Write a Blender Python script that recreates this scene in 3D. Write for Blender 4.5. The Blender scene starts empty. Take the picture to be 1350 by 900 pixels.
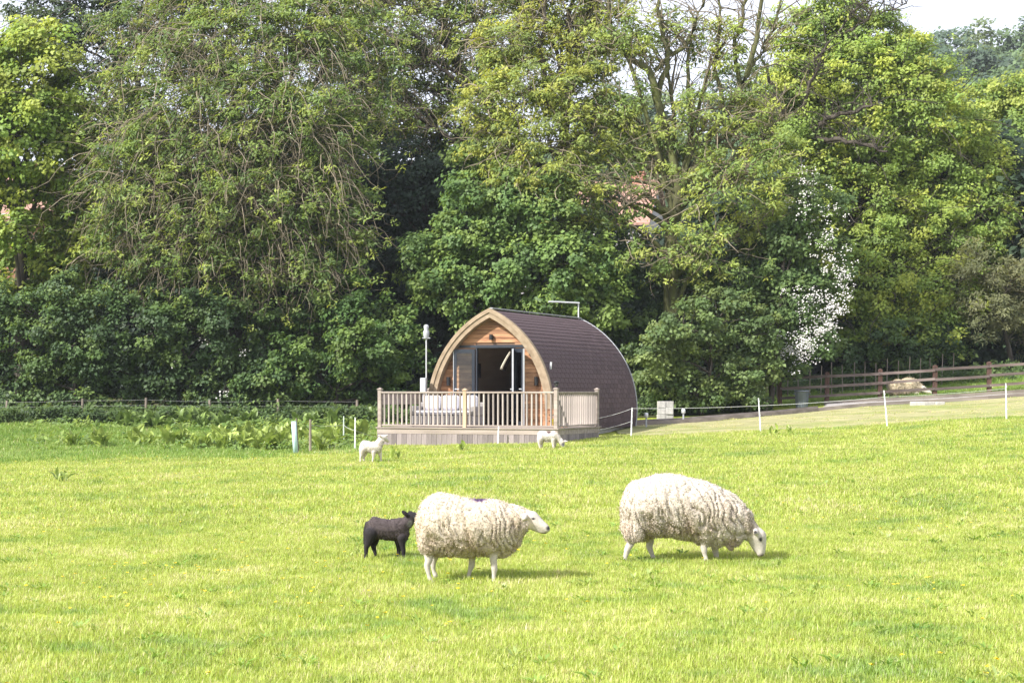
import bpy, bmesh, math, random
import numpy as np
from mathutils import Vector, Matrix, Quaternion, noise as mnoise

scene = bpy.context.scene
COL = scene.collection
rng = np.random.default_rng(7)
random.seed(7)
R = math.radians

# ------------------------------------------------------------------ camera
F = 2400.0            # focal length in pixels of a 1350 px wide frame
EYE = 1.7
HOR = 517.0           # image row of the horizon
cam_d = bpy.data.cameras.new('camera')
cam = bpy.data.objects.new('camera', cam_d)
COL.objects.link(cam)
cam.location = (0, 0, EYE)
cam.rotation_euler = (R(90), 0, 0)
cam_d.sensor_width = 36.0
cam_d.lens = 36.0 * F / 1350.0
cam_d.shift_y = (HOR - 450.0) / 1350.0
cam_d.clip_start = 0.1
cam_d.clip_end = 2000
scene.camera = cam

# ------------------------------------------------------------------ sky and sun
SUN = Vector((-0.72, -0.52, 0.76)).normalized()
world = bpy.data.worlds.new('World')
scene.world = world
world.use_nodes = True
wn = world.node_tree
wn.nodes.clear()
w_out = wn.nodes.new('ShaderNodeOutputWorld')
w_bg = wn.nodes.new('ShaderNodeBackground')
w_sky = wn.nodes.new('ShaderNodeTexSky')
w_sky.sky_type = 'NISHITA'
w_sky.sun_disc = False
w_sky.sun_elevation = math.asin(SUN.z)
w_sky.sun_rotation = math.atan2(SUN.x, SUN.y) % (2 * math.pi)
w_sky.dust_density = 2.0
w_mix = wn.nodes.new('ShaderNodeMix')          # thin even cloud veil over the blue
w_mix.data_type = 'RGBA'
w_mix.inputs[0].default_value = 0.82
w_mix.inputs[7].default_value = (4.9, 5.0, 5.7, 1)
wn.links.new(w_sky.outputs[0], w_mix.inputs[6])
wn.links.new(w_mix.outputs[2], w_bg.inputs[0])
w_bg.inputs[1].default_value = 0.098
wn.links.new(w_bg.outputs[0], w_out.inputs[0])

sun_d = bpy.data.lights.new('sun', 'SUN')
sun_d.energy = 3.1
sun_d.angle = R(2.5)
sun_d.color = (1.0, 0.965, 0.91)
sun = bpy.data.objects.new('sun', sun_d)
COL.objects.link(sun)
sun.rotation_euler = SUN.to_track_quat('Z', 'Y').to_euler()
sun.location = (-30, -20, 40)

scene.view_settings.view_transform = 'Standard'
scene.view_settings.look = 'None'
scene.view_settings.exposure = 1.55
scene.view_settings.gamma = 1.0
scene.cycles.use_denoising = True
scene.cycles.max_bounces = 8
scene.cycles.diffuse_bounces = 4
scene.cycles.transparent_max_bounces = 8
scene.cycles.use_adaptive_sampling = False

# ------------------------------------------------------------------ terrain
_yy = np.arange(-60, 420, 0.5)
_bb = np.interp(_yy, [-60, 0, 18, 48, 55, 60, 64, 75, 95, 120, 160, 260, 420],
                [0.0, -0.12, -0.14, 0.33, 0.41, 0.60, 0.80, 1.6, 3.6, 6.5, 15, 36, 40])
_k = np.ones(7) / 7
_bb = np.convolve(np.pad(_bb, 3, mode='edge'), _k, 'valid')

def sstep(a, b, x):
    t = np.clip((np.asarray(x, float) - a) / (b - a), 0, 1)
    return t * t * (3 - 2 * t)

def gz(X, Y):
    """height of the ground"""
    X = np.asarray(X, float); Y = np.asarray(Y, float)
    b = np.interp(Y, _yy, _bb)
    xr = np.clip(X, 0, 24)
    w = sstep(14, 50, Y)
    left = np.clip(X, -20, 0) * 0.026 * (1 - sstep(48, 60, Y))
    t = (0.026 * xr + 0.0015 * xr ** 2) * (1 - sstep(70, 110, Y)) + left
    far = sstep(140, 260, Y) * 0.10 * np.clip(X, -120, 140)
    bump = 0.02 * np.sin(X * 0.9 + 1.3 * np.sin(Y * 0.31)) * np.sin(Y * 0.55 + X * 0.2) * sstep(4, 10, Y)
    return b + t * w + far + bump

def pt(px, py, Y):
    """point at distance Y that is seen at image position (px, py)"""
    return Vector(((px - 675.0) / F * Y, Y, EYE + (HOR - py) / F * Y))

def gp(px, py):
    """point of the ground seen at (px, py)"""
    lo, hi = 5.0, 90.0
    ys = np.arange(lo, hi, 0.02)
    xs = (px - 675.0) / F * ys
    d = EYE + (HOR - py) / F * ys - gz(xs, ys)
    i = int(np.argmax(d < 0)) if (d < 0).any() else len(ys) - 1
    return Vector((xs[i], ys[i], float(gz(xs[i], ys[i]))))

def gat(px, Y):
    X = (px - 675.0) / F * Y
    return Vector((X, Y, float(gz(X, Y))))

# ------------------------------------------------------------------ object helpers
def tag(o, label=None, cat=None, group=None, kind=None):
    if label: o['label'] = label
    if cat: o['category'] = cat
    if group: o['group'] = group
    if kind: o['kind'] = kind
    return o

def empty(name, loc, rz=0.0, label=None, cat=None, group=None):
    o = bpy.data.objects.new(name, None)
    COL.objects.link(o)
    o.location = loc
    o.rotation_euler = (0, 0, rz)
    o.empty_display_size = 0.2
    return tag(o, label, cat, group)

def link(name, me, parent=None, m=None):
    if m is not None and not me.materials:
        me.materials.append(m)
    o = bpy.data.objects.new(name, me)
    COL.objects.link(o)
    if parent is not None:
        o.parent = parent
    return o

def raw_mesh(name, verts, faces, mat=None, tint=None, smooth=False):
    """verts (N,3), faces (M,k) all with the same number of corners"""
    me = bpy.data.meshes.new(name)
    verts = np.ascontiguousarray(verts, dtype=np.float32)
    faces = np.ascontiguousarray(faces, dtype=np.int32)
    n, k = faces.shape
    me.vertices.add(len(verts))
    me.vertices.foreach_set('co', verts.ravel())
    me.loops.add(n * k)
    me.loops.foreach_set('vertex_index', faces.ravel())
    me.polygons.add(n)
    me.polygons.foreach_set('loop_start', np.arange(0, n * k, k, dtype=np.int32))
    me.polygons.foreach_set('loop_total', np.full(n, k, dtype=np.int32))
    if smooth:
        me.polygons.foreach_set('use_smooth', np.ones(n, dtype=bool))
    if tint is not None:
        a = me.color_attributes.new('tint', 'FLOAT_COLOR', 'POINT')
        c = np.ones((len(verts), 4), dtype=np.float32)
        c[:, :3] = tint
        a.data.foreach_set('color', c.ravel())
    me.update(calc_edges=True)
    if mat is not None:
        me.materials.append(mat)
    return me

class MB:
    """collects shapes into one mesh"""
    def __init__(s): s.v = []; s.f = []
    def add(s, vs, fs):
        b = len(s.v)
        s.v += [tuple(v) for v in vs]
        s.f += [tuple(i + b for i in f) for f in fs]
        return s
    def box(s, x0, x1, y0, y1, z0, z1, M=None):
        vs = [Vector(p) for p in ((x0, y0, z0), (x1, y0, z0), (x1, y1, z0), (x0, y1, z0),
                                  (x0, y0, z1), (x1, y0, z1), (x1, y1, z1), (x0, y1, z1))]
        if M is not None: vs = [M @ v for v in vs]
        return s.add(vs, [(0, 3, 2, 1), (4, 5, 6, 7), (0, 1, 5, 4), (1, 2, 6, 5), (2, 3, 7, 6), (3, 0, 4, 7)])
    def cbox(s, c, sz, M=None):
        return s.box(c[0]-sz[0]/2, c[0]+sz[0]/2, c[1]-sz[1]/2, c[1]+sz[1]/2, c[2]-sz[2]/2, c[2]+sz[2]/2, M)
    def beam(s, a, b, w, h, up=(0, 0, 1)):
        a = Vector(a); b = Vector(b)
        t = (b - a).normalized(); r = t.cross(Vector(up))
        if r.length < 1e-4: r = t.cross(Vector((0, 1, 0)))
        r.normalize(); u = r.cross(t)
        vs = []
        for p in (a, b):
            for (i, j) in ((-1, -1), (1, -1), (1, 1), (-1, 1)):
                vs.append(p + r * (i * w / 2) + u * (j * h / 2))
        return s.add(vs, [(0, 1, 2, 3), (7, 6, 5, 4), (0, 4, 5, 1), (1, 5, 6, 2), (2, 6, 7, 3), (3, 7, 4, 0)])
    def tube(s, pts, rad, n=8, caps=True):
        pts = [Vector(p) for p in pts]
        if not hasattr(rad, '__len__'): rad = [rad] * len(pts)
        vs = []; fs = []
        ref = Vector((0.31, 0.12, 0.94))
        for i, p in enumerate(pts):
            t = (pts[min(i + 1, len(pts) - 1)] - pts[max(i - 1, 0)]).normalized()
            r = t.cross(ref)
            if r.length < 0.1: r = t.cross(Vector((1, 0, 0)))
            r.normalize(); u = t.cross(r)
            for k in range(n):
                a = 2 * math.pi * k / n
                vs.append(p + (r * math.cos(a) + u * math.sin(a)) * rad[i])
        for i in range(len(pts) - 1):
            for k in range(n):
                a = i * n + k; b = i * n + (k + 1) % n
                fs.append((a, b, b + n, a + n))
        if caps:
            fs.append(tuple(range(n - 1, -1, -1)))
            m = (len(pts) - 1) * n
            fs.append(tuple(m + k for k in range(n)))
        return s.add(vs, fs)
    def lathe(s, prof, n=16, c=(0, 0, 0)):
        """profile of (radius, z)"""
        vs = []; fs = []
        for (r, z) in prof:
            for k in range(n):
                a = 2 * math.pi * k / n
                vs.append((c[0] + r * math.cos(a), c[1] + r * math.sin(a), c[2] + z))
        for i in range(len(prof) - 1):
            for k in range(n):
                a = i * n + k; b = i * n + (k + 1) % n
                fs.append((a, b, b + n, a + n))
        fs.append(tuple(range(n - 1, -1, -1)))
        m = (len(prof) - 1) * n
        fs.append(tuple(m + k for k in range(n)))
        return s.add(vs, fs)
    def mesh(s, name, mat=None, smooth=False, bevel=0.0):
        me = bpy.data.meshes.new(name)
        me.from_pydata(s.v, [], s.f)
        if bevel:
            bm = bmesh.new(); bm.from_mesh(me)
            bmesh.ops.bevel(bm, geom=list(bm.edges), offset=bevel, segments=1, affect='EDGES', profile=0.5)
            bm.to_mesh(me); bm.free()
        if smooth:
            for p in me.polygons: p.use_smooth = True
        me.update()
        if mat is not None: me.materials.append(mat)
        return me
    def build(s, name, mat, parent=None, smooth=False, bevel=0.0):
        return link(name, s.mesh(name, mat, smooth, bevel), parent)

def copy_tree(o, parent=None):
    c = o.copy(); COL.objects.link(c); c.parent = parent
    for ch in o.children:
        copy_tree(ch, c)
    return c

# ------------------------------------------------------------------ materials
def nt(name):
    m = bpy.data.materials.new(name)
    m.use_nodes = True
    n = m.node_tree
    b = n.nodes['Principled BSDF']
    return m, n, b

def ramp2(n, fac, c1, c2, p1=0.3, p2=0.7):
    r = n.nodes.new('ShaderNodeValToRGB')
    r.color_ramp.elements[0].color = (*c1, 1); r.color_ramp.elements[0].position = p1
    r.color_ramp.elements[1].color = (*c2, 1); r.color_ramp.elements[1].position = p2
    n.links.new(fac, r.inputs[0])
    return r

def tex_coord(n, scale, kind='Object'):
    tc = n.nodes.new('ShaderNodeTexCoord')
    mp = n.nodes.new('ShaderNodeMapping')
    mp.inputs['Scale'].default_value = scale
    n.links.new(tc.outputs[kind], mp.inputs[0])
    return mp.outputs[0]

def noise_n(n, vec, scale, detail=4, rough=0.55):
    t = n.nodes.new('ShaderNodeTexNoise')
    t.inputs['Scale'].default_value = scale
    t.inputs['Detail'].default_value = detail
    t.inputs['Roughness'].default_value = rough
    n.links.new(vec, t.inputs['Vector'])
    return t.outputs[0]

def mul_rgb(n, a, b, fac=1.0, mode='MULTIPLY'):
    m = n.nodes.new('ShaderNodeMix'); m.data_type = 'RGBA'; m.blend_type = mode
    m.inputs[0].default_value = fac
    for s, i in ((a, 6), (b, 7)):
        if isinstance(s, tuple): m.inputs[i].default_value = (*s, 1)
        else: n.links.new(s, m.inputs[i])
    return m.outputs[2]

def bump_n(n, b, h, strength=0.3, dist=0.01):
    k = n.nodes.new('ShaderNodeBump')
    k.inputs['Strength'].default_value = strength
    k.inputs['Distance'].default_value = dist
    n.links.new(h, k.inputs['Height'])
    n.links.new(k.outputs[0], b.inputs['Normal'])

def plain(name, c1, c2, rough=0.7, scale=6.0, stretch=(1, 1, 1), bump=0.2, metal=0.0, rnd=0.0, island=False, spec=0.4):
    m, n, b = nt(name)
    v = tex_coord(n, stretch)
    f = noise_n(n, v, scale)
    r = ramp2(n, f, c1, c2)
    col = r.outputs[0]
    if rnd:
        if island:
            g = n.nodes.new('ShaderNodeNewGeometry'); rv = g.outputs['Random Per Island']
        else:
            g = n.nodes.new('ShaderNodeObjectInfo'); rv = g.outputs['Random']
        rr = ramp2(n, rv, (1 - rnd,) * 3, (1 + rnd * 0.6,) * 3, 0.0, 1.0)
        col = mul_rgb(n, col, rr.outputs[0])
    n.links.new(col, b.inputs['Base Color'])
    b.inputs['Roughness'].default_value = rough
    b.inputs['Metallic'].default_value = metal
    b.inputs['Specular IOR Level'].default_value = spec
    if bump: bump_n(n, b, f, bump, 0.01)
    return m

def leaf_mat(name, trans=0.45, gloss=0.35):
    m = bpy.data.materials.new(name); m.use_nodes = True
    n = m.node_tree; n.nodes.clear()
    o = n.nodes.new('ShaderNodeOutputMaterial')
    a = n.nodes.new('ShaderNodeAttribute'); a.attribute_name = 'tint'
    p = n.nodes.new('ShaderNodeBsdfPrincipled')
    p.inputs['Roughness'].default_value = 0.55
    p.inputs['Specular IOR Level'].default_value = gloss
    t = n.nodes.new('ShaderNodeBsdfTranslucent')
    tc = mul_rgb(n, a.outputs['Color'], (1.25, 1.15, 0.55))
    n.links.new(a.outputs['Color'], p.inputs['Base Color'])
    n.links.new(tc, t.inputs['Color'])
    x = n.nodes.new('ShaderNodeMixShader'); x.inputs[0].default_value = trans
    n.links.new(p.outputs[0], x.inputs[1]); n.links.new(t.outputs[0], x.inputs[2])
    n.links.new(x.outputs[0], o.inputs[0])
    return m

MAT = {}
MAT['leaf'] = leaf_mat('leaf')
MAT['blossom'] = plain('blossom', (0.48, 0.46, 0.43), (0.62, 0.60, 0.58), 0.8, 20, bump=0)
MAT['bark'] = plain('bark', (0.035, 0.028, 0.022), (0.10, 0.083, 0.065), 0.9, 7, (1, 1, 0.25), 0.7)
MAT['bark_pale'] = plain('bark_pale', (0.13, 0.105, 0.075), (0.30, 0.25, 0.18), 0.9, 5, (1, 1, 0.4), 0.5)
MAT['bark_ivy'] = plain('bark_mossy', (0.05, 0.045, 0.025), (0.12, 0.13, 0.04), 0.9, 3, (1, 1, 0.4), 0.6)
MAT['deckwood'] = plain('deck_timber', (0.15, 0.125, 0.12), (0.34, 0.29, 0.28), 0.8, 9, (1, 1, 0.07), 0.25, rnd=0.38)
MAT['deckwood_h'] = plain('rail_timber', (0.24, 0.195, 0.165), (0.41, 0.345, 0.30), 0.8, 9, (0.08, 1, 1), 0.25, rnd=0.15)
MAT['baluster'] = plain('baluster_timber', (0.29, 0.245, 0.22), (0.48, 0.415, 0.375), 0.8, 12, (1, 1, 0.1), 0.2, rnd=0.32)
MAT['post_new'] = plain('post_timber', (0.38, 0.27, 0.17), (0.56, 0.42, 0.29), 0.8, 9, (1, 1, 0.1), 0.2, rnd=0.1)
MAT['cladding'] = plain('cedar_cladding', (0.19, 0.078, 0.036), (0.50, 0.27, 0.14), 0.65, 5, (0.35, 1, 2.2), 0.15, rnd=0.42)
MAT['arch'] = plain('laminated_arch_timber', (0.21, 0.15, 0.09), (0.34, 0.26, 0.175), 0.6, 6, (1, 1, 1), 0.15, rnd=0.08)
MAT['lining'] = plain('lining_timber', (0.48, 0.41, 0.32), (0.60, 0.52, 0.42), 0.7, 4, (1, 0.2, 1), 0.1)
MAT['shingle'] = plain('brown_bitumen_shingle', (0.066, 0.043, 0.048), (0.104, 0.072, 0.079), 0.85, 60, (1, 1, 1), 0.5, rnd=0.2, island=True, spec=0.3)
MAT['anthracite'] = plain('anthracite_frame', (0.022, 0.027, 0.038), (0.032, 0.038, 0.05), 0.35, 3, bump=0)
MAT['white_metal'] = plain('pale_metal', (0.55, 0.56, 0.58), (0.66, 0.67, 0.69), 0.35, 5, bump=0, metal=0.3)
MAT['grey_trim'] = plain('grey_trim', (0.32, 0.33, 0.35), (0.42, 0.43, 0.45), 0.5, 5, bump=0)
MAT['black'] = plain('black_plastic', (0.012, 0.012, 0.014), (0.022, 0.022, 0.025), 0.4, 5, bump=0)
MAT['dark_unit'] = plain('dark_cabinet', (0.016, 0.016, 0.02), (0.03, 0.03, 0.036), 0.45, 5, bump=0)
MAT['worktop'] = plain('worktop', (0.10, 0.055, 0.032), (0.16, 0.09, 0.05), 0.5, 5, (0.3, 1, 1), 0)
MAT['cushion'] = plain('cushion_fabric', (0.42, 0.41, 0.45), (0.54, 0.53, 0.57), 0.9, 30, bump=0.1)
MAT['rattan'] = plain('grey_rattan', (0.17, 0.155, 0.15), (0.33, 0.31, 0.30), 0.8, 60, (1, 1, 1), 0.6)
MAT['stake'] = plain('white_stake', (0.66, 0.66, 0.66), (0.80, 0.80, 0.80), 0.5, 9, bump=0)
MAT['stake_green'] = plain('pale_green_stake', (0.42, 0.50, 0.43), (0.55, 0.62, 0.55), 0.6, 9, bump=0)
MAT['tubegreen'] = plain('pale_blue_green_tube', (0.42, 0.60, 0.60), (0.55, 0.70, 0.70), 0.5, 9, bump=0)
MAT['wire'] = plain('pale_wire', (0.45, 0.45, 0.42), (0.6, 0.6, 0.57), 0.5, 9, bump=0)
MAT['fence_post'] = plain('stained_fence_post', (0.06, 0.032, 0.024), (0.125, 0.07, 0.05), 0.85, 8, (1, 1, 0.15), 0.4, rnd=0.25)
MAT['fence_rail'] = plain('weathered_rail', (0.07, 0.048, 0.042), (0.22, 0.175, 0.155), 0.85, 6, (0.12, 1, 1), 0.4, rnd=0.35)
MAT['oldpost'] = plain('old_stake_wood', (0.16, 0.13, 0.10), (0.32, 0.27, 0.22), 0.9, 10, (1, 1, 0.2), 0.4, rnd=0.2)
MAT['bin'] = plain('grey_blue_plastic', (0.10, 0.115, 0.15), (0.15, 0.165, 0.205), 0.5, 4, bump=0)
MAT['concrete'] = plain('concrete_block', (0.34, 0.325, 0.30), (0.52, 0.50, 0.46), 0.9, 14, bump=0.4, rnd=0.15)
MAT['sleeper'] = plain('timber_edging', (0.14, 0.115, 0.10), (0.28, 0.24, 0.21), 0.9, 6, (0.15, 1, 1), 0.4, rnd=0.2)
MAT['glass_dark'] = None

def glass(name='pane_glass', tint=(0.9, 0.95, 0.95)):
    m = bpy.data.materials.new(name); m.use_nodes = True
    n = m.node_tree; n.nodes.clear()
    o = n.nodes.new('ShaderNodeOutputMaterial')
    t = n.nodes.new('ShaderNodeBsdfTransparent'); t.inputs[0].default_value = (*tint, 1)
    g = n.nodes.new('ShaderNodeBsdfGlossy'); g.inputs['Roughness'].default_value = 0.02
    fr = n.nodes.new('ShaderNodeFresnel'); fr.inputs[0].default_value = 1.5
    x = n.nodes.new('ShaderNodeMixShader')
    n.links.new(fr.outputs[0], x.inputs[0]); n.links.new(t.outputs[0], x.inputs[1]); n.links.new(g.outputs[0], x.inputs[2])
    n.links.new(x.outputs[0], o.inputs[0])
    return m
MAT['glass'] = glass()

def ground_mat(name, cols, scale=0.25, fine=9.0, bump=0.6, rough=0.95, stretch=(1, 1, 1)):
    """patches of several colours over world position"""
    m, n, b = nt(name)
    v = tex_coord(n, stretch)
    f1 = noise_n(n, v, scale, 5, 0.6)
    f2 = noise_n(n, v, fine, 5, 0.65)
    r = n.nodes.new('ShaderNodeValToRGB')
    e = r.color_ramp.elements
    while len(e) < len(cols): e.new(0.5)
    for i, c in enumerate(cols):
        e[i].position = 0.3 + 0.4 * i / (len(cols) - 1); e[i].color = (*c, 1)
    n.links.new(f1, r.inputs[0])
    r2 = ramp2(n, f2, (0.6,) * 3, (1.3,) * 3, 0.3, 0.7)
    n.links.new(mul_rgb(n, r.outputs[0], r2.outputs[0]), b.inputs['Base Color'])
    b.inputs['Roughness'].default_value = rough
    b.inputs['Specular IOR Level'].default_value = 0.1
    bump_n(n, b, f2, bump, 0.05)
    return m
MAT['ground'] = ground_mat('meadow_soil_and_grass', [(0.18, 0.25, 0.035), (0.28, 0.33, 0.05), (0.34, 0.36, 0.075)])
MAT['mown'] = ground_mat('mown_dry_grass', [(0.20, 0.24, 0.075), (0.34, 0.31, 0.17), (0.22, 0.25, 0.08), (0.37, 0.33, 0.20)], 0.7, 6, stretch=(0.25, 1.0, 1))
MAT['gravel'] = ground_mat('grey_gravel', [(0.30, 0.28, 0.27), (0.42, 0.39, 0.37), (0.35, 0.325, 0.31)], 1.5, 40, 0.8)
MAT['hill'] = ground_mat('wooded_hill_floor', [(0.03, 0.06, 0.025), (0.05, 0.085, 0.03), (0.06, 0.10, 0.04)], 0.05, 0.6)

# ------------------------------------------------------------------ ground sheets
def sheet(name, xs, ys, mat, off=0.0, mask=None, zf=gz):
    Xg, Yg = np.meshgrid(xs, ys)
    Z = zf(Xg, Yg) + off
    v = np.stack([Xg, Yg, Z], -1).reshape(-1, 3)
    nx = len(xs)
    i, j = np.meshgrid(np.arange(len(ys) - 1), np.arange(nx - 1), indexing='ij')
    a = (i * nx + j).ravel()
    f = np.stack([a, a + 1, a + nx + 1, a + nx], 1)
    if mask is not None:
        c = v[f].mean(1)
        f = f[mask(c[:, 0], c[:, 1])]
        used = np.unique(f)
        mp = np.zeros(len(v), int); mp[used] = np.arange(len(used))
        v = v[used]; f = mp[f]
    o = link(name, raw_mesh(name, v, f, mat, smooth=True))
    tag(o, kind='structure')
    return o

gx = np.concatenate([np.arange(-260, -40, 10), np.arange(-40, 40, 0.8), np.arange(40, 261, 10)])
gy_ = np.concatenate([np.arange(-40, 4, 4), np.arange(4, 76.1, 0.6)])
sheet('meadow_ground', gx, gy_, MAT['ground'])
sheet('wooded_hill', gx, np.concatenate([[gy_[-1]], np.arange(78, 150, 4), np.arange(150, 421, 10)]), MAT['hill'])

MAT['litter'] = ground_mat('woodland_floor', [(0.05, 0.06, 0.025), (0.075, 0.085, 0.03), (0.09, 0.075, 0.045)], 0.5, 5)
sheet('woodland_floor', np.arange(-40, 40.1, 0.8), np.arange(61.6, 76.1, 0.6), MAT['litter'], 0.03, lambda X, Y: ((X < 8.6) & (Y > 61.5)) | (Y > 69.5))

# the strip of mown dry grass between the meadow and the rail fence
def edge_near(X):      # near edge of the mown strip (line of the electric fence)
    return np.interp(X, [-30, 2.2, 3.3, 7, 14, 30], [90, 90, 50.0, 50.6, 50.2, 49.6])
def edge_far(X):
    return np.interp(X, [2, 4, 8, 11, 16, 30], [58.5, 59.0, 60.5, 62.2, 61.8, 61.2])
def mown_mask(X, Y):
    return (X > 3.0) & (Y > edge_near(X) + 0.08 * np.sin(X * 5)) & (Y < edge_far(X))
sheet('mown_lawn', np.arange(2.5, 30, 0.16), np.arange(49, 62.6, 0.16), MAT['mown'], 0.025, mown_mask)
def gravel_mask(X, Y):
    lo = np.interp(X, [2, 4, 8, 11, 16, 30], [56.6, 57.4, 59.2, 61.2, 61.2, 60.6])
    hi = np.interp(X, [2, 4, 8, 10.5, 11, 16, 30], [57.6, 58.4, 60.0, 61.4, 63.6, 62.6, 62.0])
    return (X > 3.4) & (Y > lo) & (Y < hi)
sheet('gravel_path', np.arange(2.5, 30, 0.1), np.arange(55, 64, 0.1), MAT['gravel'], 0.05, gravel_mask)

# ------------------------------------------------------------------ deck and pod
ANG = R(22)
DC = Vector((1.175, 47.0, 0.0))            # near right corner of the deck
DZ = 0.77                                  # deck level
DW, DD = 5.18, 3.3
U = Vector((math.cos(ANG), -math.sin(ANG), 0)); V = Vector((math.sin(ANG), math.cos(ANG), 0))
def dl(x, y, z=0.0):
    """deck coordinates (x right, y back) to world"""
    p = DC + U * x + V * y
    return Vector((p.x, p.y, z))
def site(name, x, y, z, label, cat, group=None, rz=0.0):
    return empty(name, dl(x, y, z), -ANG + rz, label, cat, group)

deck = empty('timber_deck', dl(0, 0, 0), -ANG, 'raised weathered timber deck with skirting boards in front of the pod', 'deck')
# deck boards, laid across
bw = 0.142
bm_ = MB().box(-DW - 0.03, 0.03, 0, bw - 0.006, -0.028, 0).mesh('deck_board', MAT['deckwood_h'])
for k in range(int(DD / bw) + 1):
    o = link('deck_board', bm_, deck); o.location = (0, -0.03 + k * bw, DZ)
# right of the pod the deck ends at DD; joists hidden. fascia and skirting
MB().box(-DW, 0, 0.0, 0.022, DZ - 0.17, DZ - 0.029).build('fascia_board', MAT['deckwood_h'], deck)
MB().box(-0.022, 0, 0.024, DD, DZ - 0.17, DZ - 0.029).build('fascia_board', MAT['deckwood_h'], deck)
MB().box(-DW, -DW + 0.022, 0.024, DD, DZ - 0.17, DZ - 0.029).build('fascia_board', MAT['deckwood_h'], deck)
sw = 0.147
skirt = MB().box(0, sw - 0.007, 0, 0.02, -0.75, 0).mesh('skirting_board', MAT['deckwood'], bevel=0.003)
k = 0
x = -DW
while x < -0.05:
    o = link('skirting_board', skirt, deck)
    o.location = (x, 0.004 + random.uniform(0, 0.006), DZ - 0.172)
    x += sw; k += 1
skirt_s = MB().box(-0.02, 0, 0, sw - 0.007, -0.7, 0).mesh('skirting_board_side', MAT['deckwood'], bevel=0.003)
for xx in (-0.004, -DW + 0.024):
    y = 0.03
    while y < DD - 0.05:
        o = link('skirting_board', skirt_s, deck); o.location = (xx, y, DZ - 0.172); y += sw

# balustrade: posts, rails, balusters (fixed to the deck)
RH = 0.95
def post(x, y, h, mat=MAT['deckwood_h'], cap=True):
    o = MB().box(-0.05, 0.05, -0.05, 0.05, 0, h).build('post', mat, deck, bevel=0.006)
    o.location = (x, y, DZ + 0.001)
    if cap:
        c = MB().box(-0.065, 0.065, -0.065, 0.065, h, h + 0.025)
        c.add([(-0.055, -0.055, h + 0.025), (0.055, -0.055, h + 0.025), (0.055, 0.055, h + 0.025), (-0.055, 0.055, h + 0.025), (0, 0, h + 0.06)],
              [(0, 1, 4), (1, 2, 4), (2, 3, 4), (3, 0, 4), (3, 2, 1, 0)])
        c.build('post_cap', mat, o)
    return o
PX = [-DW + 0.06, -2.63, -0.06]
post(PX[0], 0.06, RH + 0.05)
post(PX[1], 0.06, RH + 0.03, MAT['post_new'])
post(PX[2], 0.06, RH + 0.06)
post(PX[2], DD - 0.06, RH + 0.05)
post(PX[0], DD - 0.06, RH + 0.05)
bal = MB().box(-0.021, 0.021, -0.021, 0.021, 0.055, RH - 0.045).mesh('baluster', MAT['baluster'], bevel=0.004)
for (a, b) in ((PX[0], PX[1]), (PX[1], PX[2])):
    MB().box(a + 0.051, b - 0.051, 0.015, 0.105, RH - 0.045, RH).build('top_rail', MAT['deckwood_h'], deck, bevel=0.006).location = (0, 0, DZ)
    MB().box(a + 0.051, b - 0.051, 0.03, 0.09, 0.03, 0.07).build('bottom_rail', MAT['deckwood_h'], deck, bevel=0.004).location = (0, 0, DZ)
    n = 18
    for i in range(n):
        o = link('baluster', bal, deck)
        o.location = (a + 0.05 + (b - a - 0.1) * (i + 0.65) / (n + 0.3), 0.06, DZ)
        o.rotation_euler = (0, random.uniform(-0.004, 0.004), random.uniform(-0.2, 0.2))
for xx in (PX[2], PX[0]):
    MB().box(xx - 0.045, xx + 0.045, 0.112, DD - 0.112, RH - 0.045, RH).build('top_rail', MAT['deckwood_h'], deck, bevel=0.006).location = (0, 0, DZ)
    MB().box(xx - 0.03, xx + 0.03, 0.112, DD - 0.112, 0.03, 0.07).build('bottom_rail', MAT['deckwood_h'], deck, bevel=0.004).location = (0, 0, DZ)
for i in range(21):
    o = link('baluster', bal, deck)
    o.location = (PX[2], 0.112 + (DD - 0.224) * (i + 0.6) / 21.2, DZ)
# left side: two planks under the rail, open below
for i in range(2):
    MB().box(PX[0] - 0.015, PX[0] + 0.015, 0.112, DD - 0.112, RH - 0.20 - i * 0.15, RH - 0.055 - i * 0.15).build('screen_plank', MAT['deckwood_h'], deck).location = (0, 0, DZ)

# black solar lamp on the corner post
lamp = site('solar_post_lamp', PX[2], 0.06, DZ + RH + 0.075, 'small black round solar lamp on the tall corner post of the deck', 'lamp')
lamp.location.z += 0.046
MB().lathe([(0.045, 0), (0.06, 0.01), (0.06, 0.025), (0.035, 0.035)], 12).build('base', MAT['black'], lamp, True)
MB().lathe([(0.034, 0.036), (0.05, 0.06), (0.05, 0.09)], 12).build('lens', MAT['glass'], lamp, True)
MB().lathe([(0.055, 0.091), (0.085, 0.10), (0.08, 0.125), (0.03, 0.15), (0.005, 0.155)], 12).build('hood', MAT['black'], lamp, True)

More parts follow.
